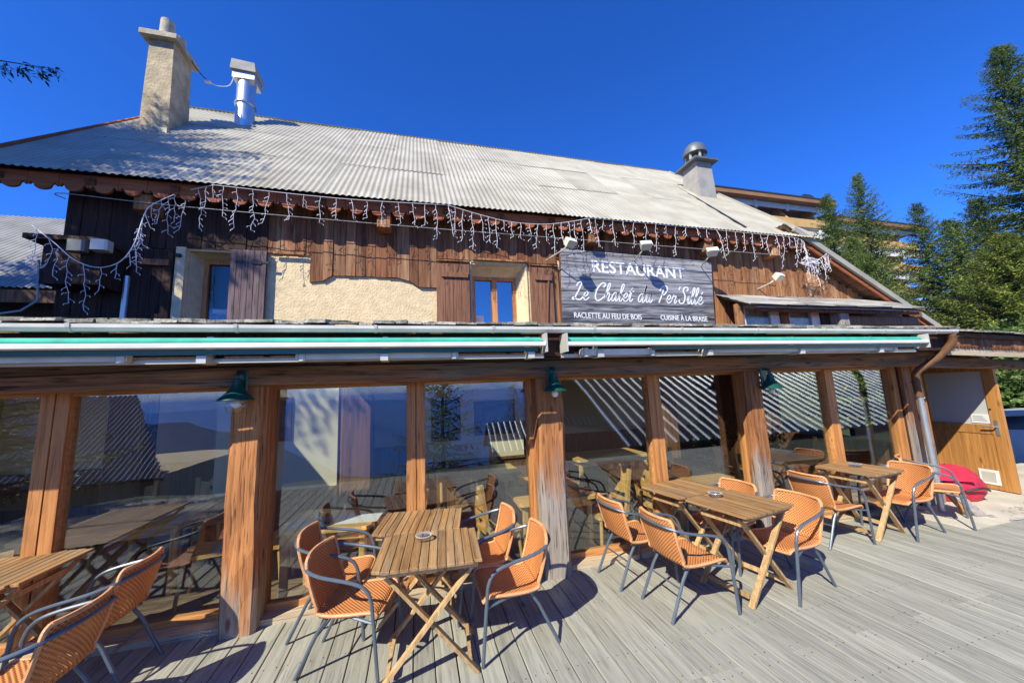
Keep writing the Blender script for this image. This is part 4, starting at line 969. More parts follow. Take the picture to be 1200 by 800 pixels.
# bag
bag = thing('red_bag', 'crumpled red bag lying against the black board by the open door', 'bag', (7.62, 3.80, 0), R(-12)); bag.scale = (1.25, 1.2, 1.3)
r_ = random.Random(6); rg = []
for (z, rx, ry_) in ((0, .25, .16), (.06, .30, .2), (.16, .30, .2), (.26, .26, .17), (.33, .17, .11), (.36, .05, .03)):
    rg.append([(rx*math.copysign(abs(math.cos(a))**.7, math.cos(a))*(1+r_.uniform(-.06, .06)), ry_*math.copysign(abs(math.sin(a))**.7, math.sin(a))*(1+r_.uniform(-.06, .06)), z+r_.uniform(-.012, .012)*(z > 0)) for a in [k*math.pi/9 for k in range(18)]])
MB().loft(rg).build('bag_body', M['red'], bag, True)
MB().loft([[(-.33, -.17, .24), (.02, -.24, .22), (.06, -.1, .34), (-.28, -.03, .36)], [(-.32, -.16, .262), (.02, -.23, .242), (.06, -.09, .362), (-.28, -.02, .382)]]).build('flap', M['redl'], bag)
MB().tube(crom([(-.1, -.21, .12), (.05, -.26, .16), (.18, -.22, .12)], 6), .012, 6).build('strap', M['dark'], bag)
t = thing('black_board', 'black board leaning behind the red bag', 'board', (8.05, 4.3, 0), R(8))
MB().loft([[(-.42, -.02, 0), (.42, -.02, 0), (.42, .02, 0), (-.42, .02, 0)], [(-.42, .12, .50), (.42, .12, .50), (.42, .16, .50), (-.42, .16, .50)]]).build('panel', M['blackbox'], t)
MB().bar((.44, -.02, 0), (.44, .125, .51), .03, .03).bar((-.44, -.02, 0), (-.44, .125, .51), .03, .03).build('edge_trim', M['door'], t)
t = thing('leaning_plank', 'short weathered plank propped against the foot of the corner post', 'plank', (6.85, 3.40, 0), R(-10)); t.scale = (.75, .8, .6)
MB().loft([[(-.02, -.12, 0), (.24, -.14, 0), (.24, -.10, 0), (-.02, -.08, 0)], [(-.16, .05, .5), (.06, .04, .5), (.06, .08, .5), (-.16, .09, .5)]]).build('board', M['door'], t)
MB().loft([[(.06, -.20, 0), (.27, -.20, 0), (.27, -.16, 0), (.06, -.16, 0)], [(-.05, .0, .36), (.14, .0, .36), (.14, .04, .36), (-.05, .04, .36)]]).build('board', M['greywood'], t)
t = thing('dark_bundle', 'dark cloth bundle under the table nearest the open door', 'bundle', (5.6, 3.62, 0)); rg = []
for (z, q) in ((0, .9), (.05, 1), (.12, .85), (.17, .45), (.18, .1)):
    rg.append([(.26*q*math.cos(a)*(1+r_.uniform(-.1, .1)), .09*q*math.sin(a), z) for a in [k*math.pi/8 for k in range(16)]])
MB().loft(rg).build('cloth', M['dark'], t, True)
# rope on the slab
t = MB().tube(crom([(7.0, 3.02, .012), (7.4, 2.98, .012), (8.0, 3.02, .012), (8.6, 2.95, .012), (9.4, 3.0, .012)], 8), .012, 6).build('rope', M['cable'])
tag(t, 'thin grey rope lying along the front edge of the concrete slab', 'rope')

# parked vehicle half hidden behind the door
car = thing('parked_car', 'white car with dark windows parked behind the open door at the right edge', 'car', (14.2, 5.8, -.6), R(-60))
def body(sec, mat, nm): return MB().loft(sec).build(nm, mat, car, True)
prof = lambda w_, z0, z1, x: [(x, -w_, z0), (x, w_, z0), (x, w_*1.02, z0+(z1-z0)*.6), (x, w_*.93, z1), (x, -w_*.93, z1), (x, -w_*1.02, z0+(z1-z0)*.6)]
body([prof(.74, .3, .62, -1.98), prof(.82, .22, .80, -1.8), prof(.85, .2, .92, -1.2), prof(.86, .2, 1.04, -.6), prof(.86, .2, 1.08, 1.2), prof(.84, .22, 1.04, 1.8), prof(.76, .3, .7, 1.98)], M['carpaint'], 'body')
body([prof(.80, 1.0, 1.03, -.95), prof(.74, .90, 1.30, -.3), prof(.72, .90, 1.43, .3), prof(.72, .90, 1.42, 1.0), prof(.78, 1.0, 1.06, 1.75)], M['headlamp'], 'windows')
body([prof(.70, 1.34, 1.40, -.25), prof(.69, 1.38, 1.47, .3), prof(.69, 1.37, 1.46, 1.0), prof(.70, 1.28, 1.34, 1.2)], M['carpaint'], 'roof')
for sx in (-1.22, 1.22):
    for sy in (-1, 1):
        wo = MB().lathe([(.2, -.1), (.31, -.1), (.33, -.05), (.33, .05), (.31, .1), (.2, .1)], (0, 0, 0), 20).build('wheel', M['tyre'], car, True); wo.matrix_local = Matrix.Translation((sx, sy*.78, .33)) @ Matrix.Rotation(math.pi/2, 4, 'X')
        MB().lathe([(.2, -.08), (.19, .08), (.05, .09)], (0, 0, 0), 14).build('rim', M['steelm'], wo, True)
for sy in (-1, 1):
    MB().box(-1.97, -1.86, sy*.58-.16, sy*.58+.16, .58, .74).build('headlight', M['paper'], car)

# ================================================================== TERRACE FURNITURE
def chair_mesh_weave():
    # profile of seat+back in x (front +), z ; widths
    prof = [(-.285, .80, .36), (-.280, .775, .41), (-.268, .70, .425), (-.245, .60, .42), (-.218, .51, .415), (-.195, .455, .41), (-.15, .425, .41), (-.06, .418, .43), (.06, .425, .445), (.17, .432, .45), (.215, .425, .445), (.235, .40, .43)]
    c = crom([(a, b_, w_) for a, b_, w_ in prof], 3); verts = []; uvs = []; faces = []; n = 12; s = 0
    for i, p in enumerate(c):
        if i: s += math.hypot(p.x-c[i-1].x, p.y-c[i-1].y)
        for j in range(n+1):
            t = j/n*2-1; bow = .035*(t*t) if p.y > .47 else .035*(t*t)*max(0, (p.y-.43)/.04)
            dip = -.014*(1-t*t) if p.y < .46 else 0
            verts.append((p.x + bow, t*p.z/2, p.y + dip)); uvs.append((t*p.z/2, s))
    for i in range(len(c)-1):
        for j in range(n):
            a = i*(n+1)+j; faces.append((a, a+1, a+n+2, a+n+1))
    return verts, uvs, faces, len(c), n
V, UV, F, NR, NC = chair_mesh_weave()
split = next(i for i in range(NR) if V[i*(NC+1)][2] < .452)
def weave_part(rows, name, parent):
    idx = [i for i in range(rows[0], rows[1]+1)]; v = []; u = []; f = []
    for i in idx:
        for j in range(NC+1): v.append(V[i*(NC+1)+j]); u.append(UV[i*(NC+1)+j])
    for i in range(len(idx)-1):
        for j in range(NC):
            a = i*(NC+1)+j; f.append((a, a+1, a+NC+2, a+NC+1))
    me = bpy.data.meshes.new(name); me.from_pydata(v, [], f); uvl = me.uv_layers.new(name='UVMap')
    for lp in me.loops: uvl.data[lp.index].uv = u[lp.vertex_index]
    me.materials.append(M['weave']); me.polygons.foreach_set('use_smooth', [True]*len(me.polygons))
    o = link(name, me, parent)
    so_ = o.modifiers.new('thickness', 'SOLIDIFY'); so_.thickness = .008; so_.offset = 0
    return o
CHAIRGRP = 'woven armchairs on the terrace'
def make_chair(label):
    t = thing('rattan_chair', label, 'chair', (0, 0, 0), 0, CHAIRGRP)
    weave_part((0, split), 'backrest', t); weave_part((split, NR-1), 'seat', t)
    L_ = [V[i*(NC+1)] for i in range(NR)]; R_ = [V[i*(NC+1)+NC] for i in range(NR)]
    top = [V[j] for j in range(NC+1)]; fr = [V[(NR-1)*(NC+1)+j] for j in range(NC+1)]
    MB().tube(L_[:split+1], .013, 6).tube(R_[:split+1], .013, 6).tube(top, .014, 6).build('back_binding', M['rattan_edge'], t, True)
    MB().tube(L_[split:], .013, 6).tube(R_[split:], .013, 6).tube(fr, .012, 6).build('seat_binding', M['rattan_edge'], t, True)
    tb = M['tube']; r = .0125
    back = [(-.255, .195, .735), (-.285, .15, .745), (-.305, .05, .75), (-.305, -.05, .75), (-.285, -.15, .745), (-.255, -.195, .735)]
    MB().tube(crom(back, 4), r, 8).build('back_rail', tb, t, True)
    for s in (-1, 1):
        MB().tube(crom([(-.255, s*.195, .735), (-.215, s*.235, .725), (-.12, s*.262, .70), (.05, s*.27, .665), (.14, s*.27, .635), (.19, s*.27, .59), (.215, s*.27, .52)], 5), r, 8).build('armrest', tb, t, True)
        MB().tube([(.215, s*.27, .52), (.235, s*.268, .30), (.26, s*.265, .0)], r, 8).build('leg', tb, t, True)
        MB().tube([(-.10, s*.17, .405), (-.17, s*.175, .30), (-.31, s*.185, .0)], r, 8).build('leg', tb, t, True)
        MB().tube([(-.16, s*.18, .40), (.05, s*.2, .40), (.225, s*.262, .385)], .010, 6).build('seat_rail', tb, t, True)
    MB().tube([(-.10, -.17, .40), (-.10, .17, .40)], .010, 6).tube([(.14, -.22, .395), (.14, .22, .395)], .010, 6).build('cross_bar', tb, t, True)
    MB().tube([(-.20, -.178, .24), (-.20, .178, .24)], .008, 6).build('stretcher', tb, t, True)
    return t
chairs = [  # x, y, facing degrees (0 = +X), label
 (-.43, 3.04, -14, 'orange woven armchair in front at the left of the slatted table below the middle window'),
 (-.62, 3.50, -6, 'orange woven armchair behind another, next to the table laid with white mats'),
 (.68, 2.92, 180, 'orange woven armchair in front at the right of the table below the middle window'),
 (.56, 3.42, 183, 'orange woven armchair against the glass, right of the table below the middle window'),
 (2.18, 2.84, 2, 'orange woven armchair seen from behind, nearest, left of the table by the third pillar'),
 (2.05, 3.38, 4, 'orange woven armchair beside the middle pillar, left of the long brown table'),
 (3.22, 2.80, 184, 'orange woven armchair with rounded back in front at the right of the long brown table'),
 (3.12, 3.36, 186, 'orange woven armchair by the third pillar, only its back showing over the table'),
 (4.55, 3.36, 2, 'orange woven armchair at the left of the small table by the right windows'),
 (5.56, 3.25, 178, 'orange woven armchair at the right of the small table by the right windows'),
 (6.34, 3.34, -60, 'orange woven armchair nearest the open door, turned toward the deck'),
 (-2.02, 2.72, 178, 'orange woven armchair cut by the lower left corner of the picture'),
 (-2.12, 3.34, 180, 'orange woven armchair in the shade before the leftmost mullion'),
]
proto = None
for (x, y, a, lb) in chairs:
    if proto is None: proto = o = make_chair(lb)
    else: o = copy_tree(proto)
    o.location = (x, y, .0005); o.rotation_euler = (0, 0, R(a)); o['label'] = lb; o.scale = (1, 1, .92)

def make_table(label, wx=.70, wy=.60, H=.72, n=12):
    t = thing('folding_table', label, 'table', (0, 0, 0), 0, 'slatted folding tables on the terrace')
    k = wx/n; rr = random.Random(1)
    for i in range(n):
        x0 = -wx/2 + i*k; e = .025 if i in (0, n-1) else .0
        MB().loft([[(x0, -wy/2+e, H-.018), (x0+k-.005, -wy/2+e*.6, H-.018), (x0+k-.005, wy/2-e*.6, H-.018), (x0, wy/2-e, H-.018)],
                   [(x0, -wy/2+e, H-.002), (x0+k-.005, -wy/2+e*.6, H-.002), (x0+k-.005, wy/2-e*.6, H-.002), (x0, wy/2-e, H-.002)],
                   [(x0+.002, -wy/2+e+.002, H), (x0+k-.007, -wy/2+e*.6+.002, H), (x0+k-.007, wy/2-e*.6-.002, H), (x0+.002, wy/2-e-.002, H)]]).build('slat', M['slatwood'], t)
    for s in (-1, 1):
        MB().box(-wx/2+.03, wx/2-.03, s*(wy/2-.05)-.011, s*(wy/2-.05)+.011, H-.055, H-.0185).build('batten', M['legwood'], t)
        y = s*(wy/2-.085); y2 = s*(wy/2-.062)
        MB().bar((-wx/2+.04, y, .0), (wx/2-.06, y, H-.055), .022, .045, (0, 1, 0)).build('leg', M['legwood'], t)
        MB().bar((wx/2-.04, y-s*.024, .0), (-wx/2+.06, y-s*.024, H-.055), .022, .045, (0, 1, 0)).build('leg', M['legwood'], t)
    for (xx, zz) in ((-wx/2+.09, .065), (wx/2-.09, .065), (wx/2-.09, H-.1), (-wx/2+.09, H-.1)):
        MB().box(xx-.011, xx+.011, -wy/2+.12, wy/2-.12, zz-.018, zz+.018).build('cross_bar', M['legwood'], t)
    return t
tabs = [
 (.09, 2.86, -4, .70, .62, 'slatted wooden folding table in front, with the ashtray, below the middle window'),
 (.035, 3.47, -9, .70, .56, 'slatted wooden folding table pushed against the glass behind the front one'),
 (2.84, 2.88, 10, .66, .62, 'brown slatted folding table in front, nearest the third big pillar, with an ashtray'),
 (2.73, 3.47, 10, .66, .54, 'brown slatted folding table behind the front one, right of the middle pillar'),
 (5.17, 3.38, 5, .62, .62, 'small slatted folding table before the two windows with the slanted stripes'),
 (-2.78, 3.50, 0, .68, .60, 'slatted wooden table against the glass at the left edge of the terrace'),
 (-2.80, 2.88, 2, .68, .60, 'slatted wooden table in front at the left edge of the terrace'),
]
tp = None
for (x, y, a, wx, wy, lb) in tabs:
    if tp is None: tp = o = make_table(lb)
    else: o = copy_tree(tp)
    o.location = (x, y, .0005); o.rotation_euler = (0, 0, R(a)); o['label'] = lb; o.scale = (wx/.70, wy/.60, 1)
def ashtray(x, y, label):
    t = thing('ashtray', label, 'ashtray', (x, y, .7215), 0, 'glass ashtrays on the tables')
    MB().lathe([(.045, 0), (.055, .012), (.062, .035), (.056, .036), (.046, .014), (.01, .01)], (0, 0, 0), 18).build('bowl', M['tumbler'], t, True)
    MB().lathe([(.047, .0335), (.064, .036), (.0645, .039), (.055, .039)], (0, 0, 0), 18, False).build('rim', M['alu'], t, True)
ashtray(.05, 3.0, 'round glass ashtray on the table below the middle window')
ashtray(2.78, 3.07, 'round glass ashtray on the long brown table by the third pillar')
ashtray(5.2, 3.42, 'round glass ashtray on the small table by the right windows')

# ================================================================== DINING ROOM BEHIND THE GLASS
FZ = -.08
def wood_table(x, y, wx, wy, rz, label):
    t = thing('dining_table', label, 'table', (x, y, FZ+.001), R(rz), 'varnished dining tables behind the glass')
    MB().cbox(-wx/2, wx/2, -wy/2, wy/2, .665, .70, .03).build('table_top', M['pineX'], t)
    MB().box(-wx/2+.08, wx/2-.08, -wy/2+.06, -wy/2+.08, .58, .664).box(-wx/2+.08, wx/2-.08, wy/2-.08, wy/2-.06, .58, .664).box(-wx/2+.06, -wx/2+.08, -wy/2+.08, wy/2-.08, .58, .664).box(wx/2-.08, wx/2-.06, -wy/2+.08, wy/2-.08, .58, .664).build('apron', M['pineX'], t)
    for sx in (-1, 1):
        for sy in (-1, 1):
            MB().cbox(sx*(wx/2-.08)-.03, sx*(wx/2-.08)+.03, sy*(wy/2-.08)-.03, sy*(wy/2-.08)+.03, 0, .664, .008).build('leg', M['pine'], t)
def heart(w_):
    pts = []
    for k in range(20):
        a = k*2*math.pi/20; pts.append((w_*math.sin(a)**3, w_*(13*math.cos(a)-5*math.cos(2*a)-2*math.cos(3*a)-math.cos(4*a))/16))
    return pts
def wood_chair(x, y, rz, label):
    t = thing('dining_chair', label, 'chair', (x, y, FZ+.001), R(rz), 'heart-back dining chairs behind the glass')
    MB().cbox(-.2, .2, -.2, .2, .42, .455, .03).build('seat', M['pine'], t)
    for sx in (-1, 1):
        for sy in (-1, 1): MB().tube([(sx*.16, sy*.16, .42), (sx*.2, sy*.19, 0)], [.02, .016], 8).build('leg', M['pine'], t, True)
    for sy in (-1, 1): MB().bar((-.18, sy*.165, .455), (-.25, sy*.18, .93), .035, .045, (0, 1, 0)).build('back_post', M['pine'], t)
    # carved back board with a heart opening: an outline ring around the heart
    H_ = heart(.05); n = len(H_); out = []
    for k in range(n):
        a = math.atan2(H_[k][1], H_[k][0]); ca, sa = math.cos(a), math.sin(a)
        s_ = min(.148/abs(ca) if abs(ca) > 1e-4 else 9, (.13 + (.05*math.cos(ca*6) if sa > 0 else 0))/abs(sa) if abs(sa) > 1e-4 else 9); out.append((ca*s_, sa*s_))
    m_ = MB()
    for (xa, flip) in ((-.012, 1), (.012, 0)):
        for k in range(n):
            a, b_ = k, (k+1) % n
            q = [(xa, out[a][0], out[a][1]), (xa, out[b_][0], out[b_][1]), (xa, H_[b_][0], H_[b_][1]), (xa, H_[a][0], H_[a][1])]
            m_.quad(*(q if flip else q[::-1]))
    for ring in (out, H_):
        for k in range(n):
            a, b_ = ring[k], ring[(k+1) % n]; m_.quad((-.012, *a), (.012, *a), (.012, *b_), (-.012, *b_))
    o = m_.build('back_board', M['pine'], t); o.location = (-.225, 0, .78); o.rotation_euler = (0, R(-8), 0)
    MB().bar((-.2, -.165, .58), (-.2, .165, .58), .02, .05).build('back_rail', M['pine'], t)
wood_table(-.80, 4.20, .85, .66, -8, 'pine dining table laid with white mats behind the middle window')
wood_table(1.50, 4.24, .9, .7, 0, 'yellow pine table behind the glass on both sides of the middle pillar')
wood_table(3.4, 4.23, .95, .7, 4, 'bright yellow pine table behind the window left of the third pillar')
wood_table(5.5, 4.75, 1.1, .75, 0, 'pine table behind the windows with the slanted stripes')
wood_table(-3.0, 5.0, 1.3, .8, 5, 'long dark-lit dining table behind the leftmost glass')
wood_table(.9, 5.75, 1.2, .75, 0, 'dining table standing deep in the room behind the middle window')
wood_table(3.3, 6.2, 1.4, .8, 0, 'dining table at the back of the room, left of the third pillar')
for (x, y, a, lb) in ((-.18, 4.25, 195, 'heart-back pine chair at the right end of the table with white mats'), (-1.5, 4.55, 0, 'heart-back pine chair at the left end of the table with white mats'),
    (.86, 4.12, 10, 'heart-back pine chair seen through the glass left of the middle pillar'), (2.14, 4.1, 185, 'heart-back pine chair seen through the glass right of the middle pillar'),
    (2.92, 4.12, 5, 'heart-back pine chair at the left of the bright yellow table'), (3.6, 4.8, -95, 'heart-back pine chair behind the bright yellow table'),
    (4.75, 4.7, 0, 'ladder of a pine chair just right of the third pillar'), (6.2, 4.6, 180, 'pine chair behind the rightmost window'),
    (-2.0, 4.55, 190, 'brown heart-back chair behind the glass left of the big left pillar'), (-2.55, 5.65, -80, 'heart-back chair deep in the room behind the left window'),
    (-3.4, 5.65, -85, 'heart-back chair deep in the room behind the leftmost mullion'), (1.7, 5.9, 180, 'heart-back chair at the table deep behind the middle window')):
    wood_chair(x, y, a, lb)
TZ = FZ+.702
def placemat(x, y, rz, lb):
    o = MB().box(-.2, .2, -.14, .14, 0, .003).build('place_mat', M['paper']); o.location = (x, y, TZ); o.rotation_euler = (0, 0, R(rz)); tag(o, lb, 'mat', 'white paper mats on the laid table')
placemat(-1.0, 4.13, -8, 'white paper mat on the left half of the laid table'); placemat(-.55, 4.08, -8, 'white paper mat on the right half of the laid table')
def tumbler(x, y, lb):
    o = MB().lathe([(.028, 0), (.033, .11), (.031, .11), (.026, .006), (.004, .006)], (0, 0, 0), 16).build('drinking_glass', M['tumbler'], None, True); o.location = (x, y, TZ+.004); tag(o, lb, 'glass', 'glasses on the laid table')
tumbler(-.93, 4.02, 'drinking glass at the front of the laid table beside the pepper mill'); tumbler(-.72, 4.24, 'drinking glass at the back of the laid table')
o = MB().lathe([(.022, 0), (.024, .03), (.014, .05), (.02, .07), (.016, .085), (.004, .095)], (0, 0, 0), 14).build('pepper_mill', M['wains'], None, True); o.location = (-.83, 4.03, TZ+.0005); tag(o, 'small brown pepper mill on the laid table', 'pepper mill')
def picture(x0, x1, z0, z1, y, mat, lb):
    t = thing('wall_picture', lb, 'picture', ((x0+x1)/2, y, z0)); wx, h = (x1-x0)/2, z1-z0
    MB().box(-wx, wx, -.03, 0, 0, .05).box(-wx, wx, -.03, 0, h-.05, h).box(-wx, -wx+.05, -.03, 0, .05, h-.05).box(wx-.05, wx, -.03, 0, .05, h-.05).build('frame', M['wains'], t)
    MB().box(-wx+.05, wx-.05, -.012, -.002, .05, h-.05).build('print', mat, t)
picture(.25, .75, 1.0, 1.75, 6.6, M['poster'], 'dark framed picture on the cream wall behind the middle mullion')
picture(1.0, 1.75, 1.05, 1.65, 6.6, M['poster2'], 'wide framed picture on the cream wall behind the middle window')
picture(-2.3, -1.7, 1.25, 1.85, 5.85, M['poster'], 'dark framed picture on the cream wall behind the left window')
picture(2.5, 2.95, 1.2, 1.75, 8.0, M['poster2'], 'bluish framed picture on the back wall right of the middle pillar')
def potplant(x, y, lb, seed, s=1):
    t = thing('potted_plant', lb, 'plant', (x, y, FZ+.001), 0, 'potted plants behind the right windows'); r_ = random.Random(seed)
    MB().lathe([(.16, 0), (.22, .34), (.24, .34), (.24, .38), (.2, .38), (.19, .3), (.02, .3)], (0, 0, 0), 16).build('pot', M['pot'], t, True)
    lf = MB(); st = MB()
    for k in range(26):
        a = r_.random()*6.28; ln = r_.uniform(.5, .95)*s; tip = Vector((math.cos(a)*.42*s*r_.uniform(.3, 1), math.sin(a)*.42*s*r_.uniform(.3, 1), .33+ln)); st.tube([(math.cos(a)*.05, math.sin(a)*.05, .3), tip*.6+Vector((0, 0, .2)), tip], .006, 4)
        for q in range(16):
            p = Vector((math.cos(a)*.05, math.sin(a)*.05, .3)).lerp(tip, r_.uniform(.35, 1)) + Vector((r_.gauss(0, .05), r_.gauss(0, .05), r_.gauss(0, .05)))
            d = Vector((r_.gauss(0, 1), r_.gauss(0, 1), r_.gauss(.2, .7))).normalized()*r_.uniform(.05, .10); e = d.orthogonal().normalized()*.022
            lf.quad(p, p+d*.5+e, p+d, p+d*.5-e)
    st.build('stems', M['trunk'], t); lf.build('foliage', M['plant'], t)
potplant(4.95, 5.35, 'leafy potted plant behind the window right of the third pillar', 1); potplant(6.15, 5.4, 'leafy potted plant behind the rightmost window', 2)
# ================================================================== TREES
def conifer(name, label, base, h, rad, seed, mat, nb=120, steps=14, crown0=.08, tw=.26, droop=.25, grp=None, tri=3, power=.85, wf=(.09, .17), ns=1, asym=None, lean=(0, 0)):
    """trunk and a crown of drooping branches, every branch a spray of needle twigs"""
    t = thing(name, label, 'tree', base, 0, grp); r_ = random.Random(seed)
    tr = MB(); k = 10
    tr.tube([(lean[0]*(q/k)**2, lean[1]*(q/k)**2, h*q/k - (.5 if q == 0 else 0)) for q in range(k+1)], [max(.012, h*.016*(1-q/k)) for q in range(k+1)], 8)
    cr = MB(); V_ = cr.v; F_ = cr.f
    for b_ in range(nb):
        u = ((b_+r_.random())/nb); f = crown0 + (1-crown0)*(1-(1-u)**1.25) if False else crown0 + (1-crown0)*u**.92
        L_ = rad*((1-f)/(1-crown0))**power*r_.uniform(.72, 1.12) + .12
        a = b_*2.39996 + r_.uniform(-.4, .4)
        if asym: L_ *= 1 + asym[1]*math.cos(a-asym[0])
        p0 = Vector((lean[0]*f*f, lean[1]*f*f, h*f)); d = Vector((math.cos(a), math.sin(a), 0)); s = Vector((-d.y, d.x, 0))
        rise = r_.uniform(.10, .28) + .35*f; dr_ = droop*r_.uniform(.7, 1.3)*(1-f*.75)
        n = max(4, int(steps*(.35+.65*L_/rad))); pth = []
        for i in range(n+1):
            v = i/n; pth.append(p0 + d*L_*v + Vector((0, 0, L_*(rise*v - dr_*1.6*v*v + .18*v**4))) + s*L_*.08*math.sin(v*3+b_))
        tr.tube([pth[0], pth[n//2], pth[n]], [.012*L_+.006, .007*L_+.004, .003], 4)
        for i in range(1, n+1):
            v = i/n; q = pth[i]; tl = tw*(.45+L_/rad*.55)*(1-v*.55)*r_.uniform(.75, 1.25)
            for sd_ in (-1, 1):
                ax = (s*sd_*r_.uniform(.6, 1) + d*r_.uniform(.35, .85) + Vector((0, 0, r_.uniform(-.45, .12)))).normalized()
                for m_ in range(tri):
                    o_ = q + ax*tl*m_/tri*.75 + Vector((r_.gauss(0, .02), r_.gauss(0, .02), r_.gauss(0, .03)))*(tw/.26)
                    dd = (ax + Vector((r_.gauss(0, .35), r_.gauss(0, .35), r_.gauss(-.12, .32)))).normalized()*tl*ns*r_.uniform(.5, .85)
                    w_ = dd.cross(Vector((r_.gauss(0, .5), r_.gauss(0, .5), 1))).normalized()*tl*r_.uniform(*wf)
                    x = len(V_); V_ += [tuple(o_ - w_*.5), tuple(o_ + dd*.45 + w_), tuple(o_ + dd), tuple(o_ + dd*.4 - w_)]
                    F_.append((x, x+1, x+2, x+3))
    tr.build('trunk', M['trunk'], t); cr.build('crown', mat, t)
    return t
def leafy(name, label, base, blobs, seed, mat, n, size, cat='tree', trunk_h=1.5, grp=None):
    t = thing(name, label, cat, base, 0, grp); r_ = random.Random(seed); m_ = MB(); tr = MB()
    tr.tube([(0, 0, -.5), (.05, 0, trunk_h*.6), (0, .05, trunk_h*1.3)], [.14, .1, .05], 8)
    tot = sum(b_[3]**3 for b_ in blobs)
    for (x, y, z, r) in blobs:
        tr.tube([(0, 0, trunk_h), ((x)*.6, y*.6, (z+trunk_h)*.5), (x, y, z)], [.05, .03, .01], 5)
        for k in range(int(n*r**3/tot)+30):
            d = Vector((r_.gauss(0, 1), r_.gauss(0, 1), r_.gauss(0, 1))).normalized(); rr = r*(.55+.45*r_.random()**.5)*(1+.22*math.sin(d.x*5+x)*math.cos(d.y*6+z))
            p = Vector((x, y, z)) + Vector((d.x*rr, d.y*rr, d.z*rr*.8)); e = (d + Vector((r_.gauss(0, .7), r_.gauss(0, .7), r_.gauss(-.1, .7)))).normalized()*size*r_.uniform(.6, 1.2)
            w_ = e.cross(Vector((r_.gauss(0, 1), r_.gauss(0, 1), r_.gauss(0, 1)))).normalized()*size*r_.uniform(.3, .5)
            m_.quad(p, p+e*.5+w_, p+e, p+e*.5-w_)
    tr.build('trunk', M['trunk'], t); m_.build('crown', mat, t); return t
RG = 'conifers to the right of the chalet'
conifer('fir_tree', 'tall dark fir towering at the right edge of the picture', (25.5, 8.3, -.4), 16.7, 5.8, 1, M['fir'], 240, 30, .04, .44, .26, RG, 9, .9, (.07, .13))
conifer('fir_tree', 'pointed fir left of its twin, in front of the hotel', (20.6, 12.9, -.2), 11.4, 3.0, 2, M['fir2'], 260, 18, .05, .30, .16, RG, 8)
conifer('fir_tree', 'taller pointed fir of the pair rising before the hotel', (22.6, 12.6, -.2), 12.6, 3.3, 3, M['fir2'], 270, 18, .05, .30, .16, RG, 8)
conifer('fir_tree', 'slim dark fir tip standing right of the pair before the hotel', (24.3, 11.4, -.2), 10.5, 2.9, 4, M['fir'], 240, 17, .05, .30, .18, RG, 8)
conifer('fir_tree', 'dark fir filling the gap left of the tall right-hand fir', (24.6, 9.6, -.2), 9.8, 3.6, 5, M['fir'], 240, 18, .03, .34, .22, RG, 8)
conifer('fir_tree', 'lower bushy spruce rising just above the end of the wing roof', (17.6, 10.0, -.2), 6.9, 2.9, 6, M['fir2'], 240, 18, .02, .28, .16, RG, 8)
conifer('larch_tree', 'yellow-green larch in the sun below the tall fir', (20.2, 7.5, -.3), 6.9, 3.5, 7, M['larch'], 240, 18, .03, .36, .14, RG, 8)
conifer('fir_tree', 'dark fir behind the open door at the right edge', (17.5, 5.6, -.3), 4.6, 2.2, 14, M['fir'], 120, 12, .02, .4, .2, RG, 6)
conifer('fir_tree', 'mid-green fir standing in front of the pair, just above the wing roof', (19.2, 11.3, -.2), 8.3, 2.8, 19, M['fir2'], 230, 17, .03, .30, .18, RG, 8)
conifer('fir_tree', 'mid-green fir filling the gap right of the pair before the hotel', (22.4, 9.6, -.2), 8.6, 3.2, 20, M['fir2'], 230, 17, .03, .32, .18, RG, 8)
leafy('broadleaf_tree', 'bright green leafy shrub behind the canopy at the right', (17.2, 7.6, -.3), [(0, 0, 2.5, .9), (1.3, -.4, 2.7, 1.0), (2.5, 0, 3.3, .8), (-.2, -.3, 1.4, 1.1), (1.7, -.3, 1.3, 1.2), (3.2, .2, 2.2, 1.0)], 8, M['leaf'], 20000, .14, 'shrub')
leafy('low_shrub', 'low sunlit shrub behind the car at the right edge', (15.6, 4.9, -.3), [(0, 0, .6, .7), (.8, .2, .8, .7), (-.6, .1, .9, .6), (.4, -.2, 1.5, .5)], 9, M['larch'], 6000, .11, 'shrub', .4)
# trees on the left that shade the end of the chalet
conifer('pine_tree', 'dark pine whose branch hangs into the upper left corner', (-8.3, 3.7, -.6), 11.4, 3.45, 10, M['pinen'], 230, 26, .47, .30, .10, None, 24, .5, (.05, .085), .75, (R(20), .06))
conifer('fir_tree', 'dark fir mirrored in the leftmost glass', (-12.2, -2.2, -.6), 14.5, 3.6, 12, M['fir'], 170, 16, .05, .5, .2, 'firs mirrored in the glass', 4)
conifer('fir_tree', 'dark fir whose lower boughs are mirrored beside the leftmost mullion', (-11.8, -6.0, -1.2), 13, 3.2, 16, M['fir'], 150, 15, .05, .5, .2, 'firs mirrored in the glass', 4)
conifer('fir_tree', 'unseen fir added beyond the left edge to shade the neighbouring roof', (-15.5, 7.0, -.6), 18.5, 4.6, 18, M['fir'], 170, 14, .05, .7, .2, None, 4)  # out-of-view tree put in for its shadow on the neighbour's roof
# trees downhill, seen in the windows as reflections
conifer('fir_tree', 'fir mirrored in the glass on both sides of the middle mullion', (1.1, -8.6, -4.0), 8.8, 2.9, 13, M['fir'], 90, 13, .05, .6, .25, 'firs mirrored in the glass', 3)
conifer('fir_tree', 'small fir top mirrored left of the middle pillar', (6.6, -17.4, -8), 10.3, 2.3, 15, M['fir'], 80, 12, .05, .6, .2, 'firs mirrored in the glass', 3)

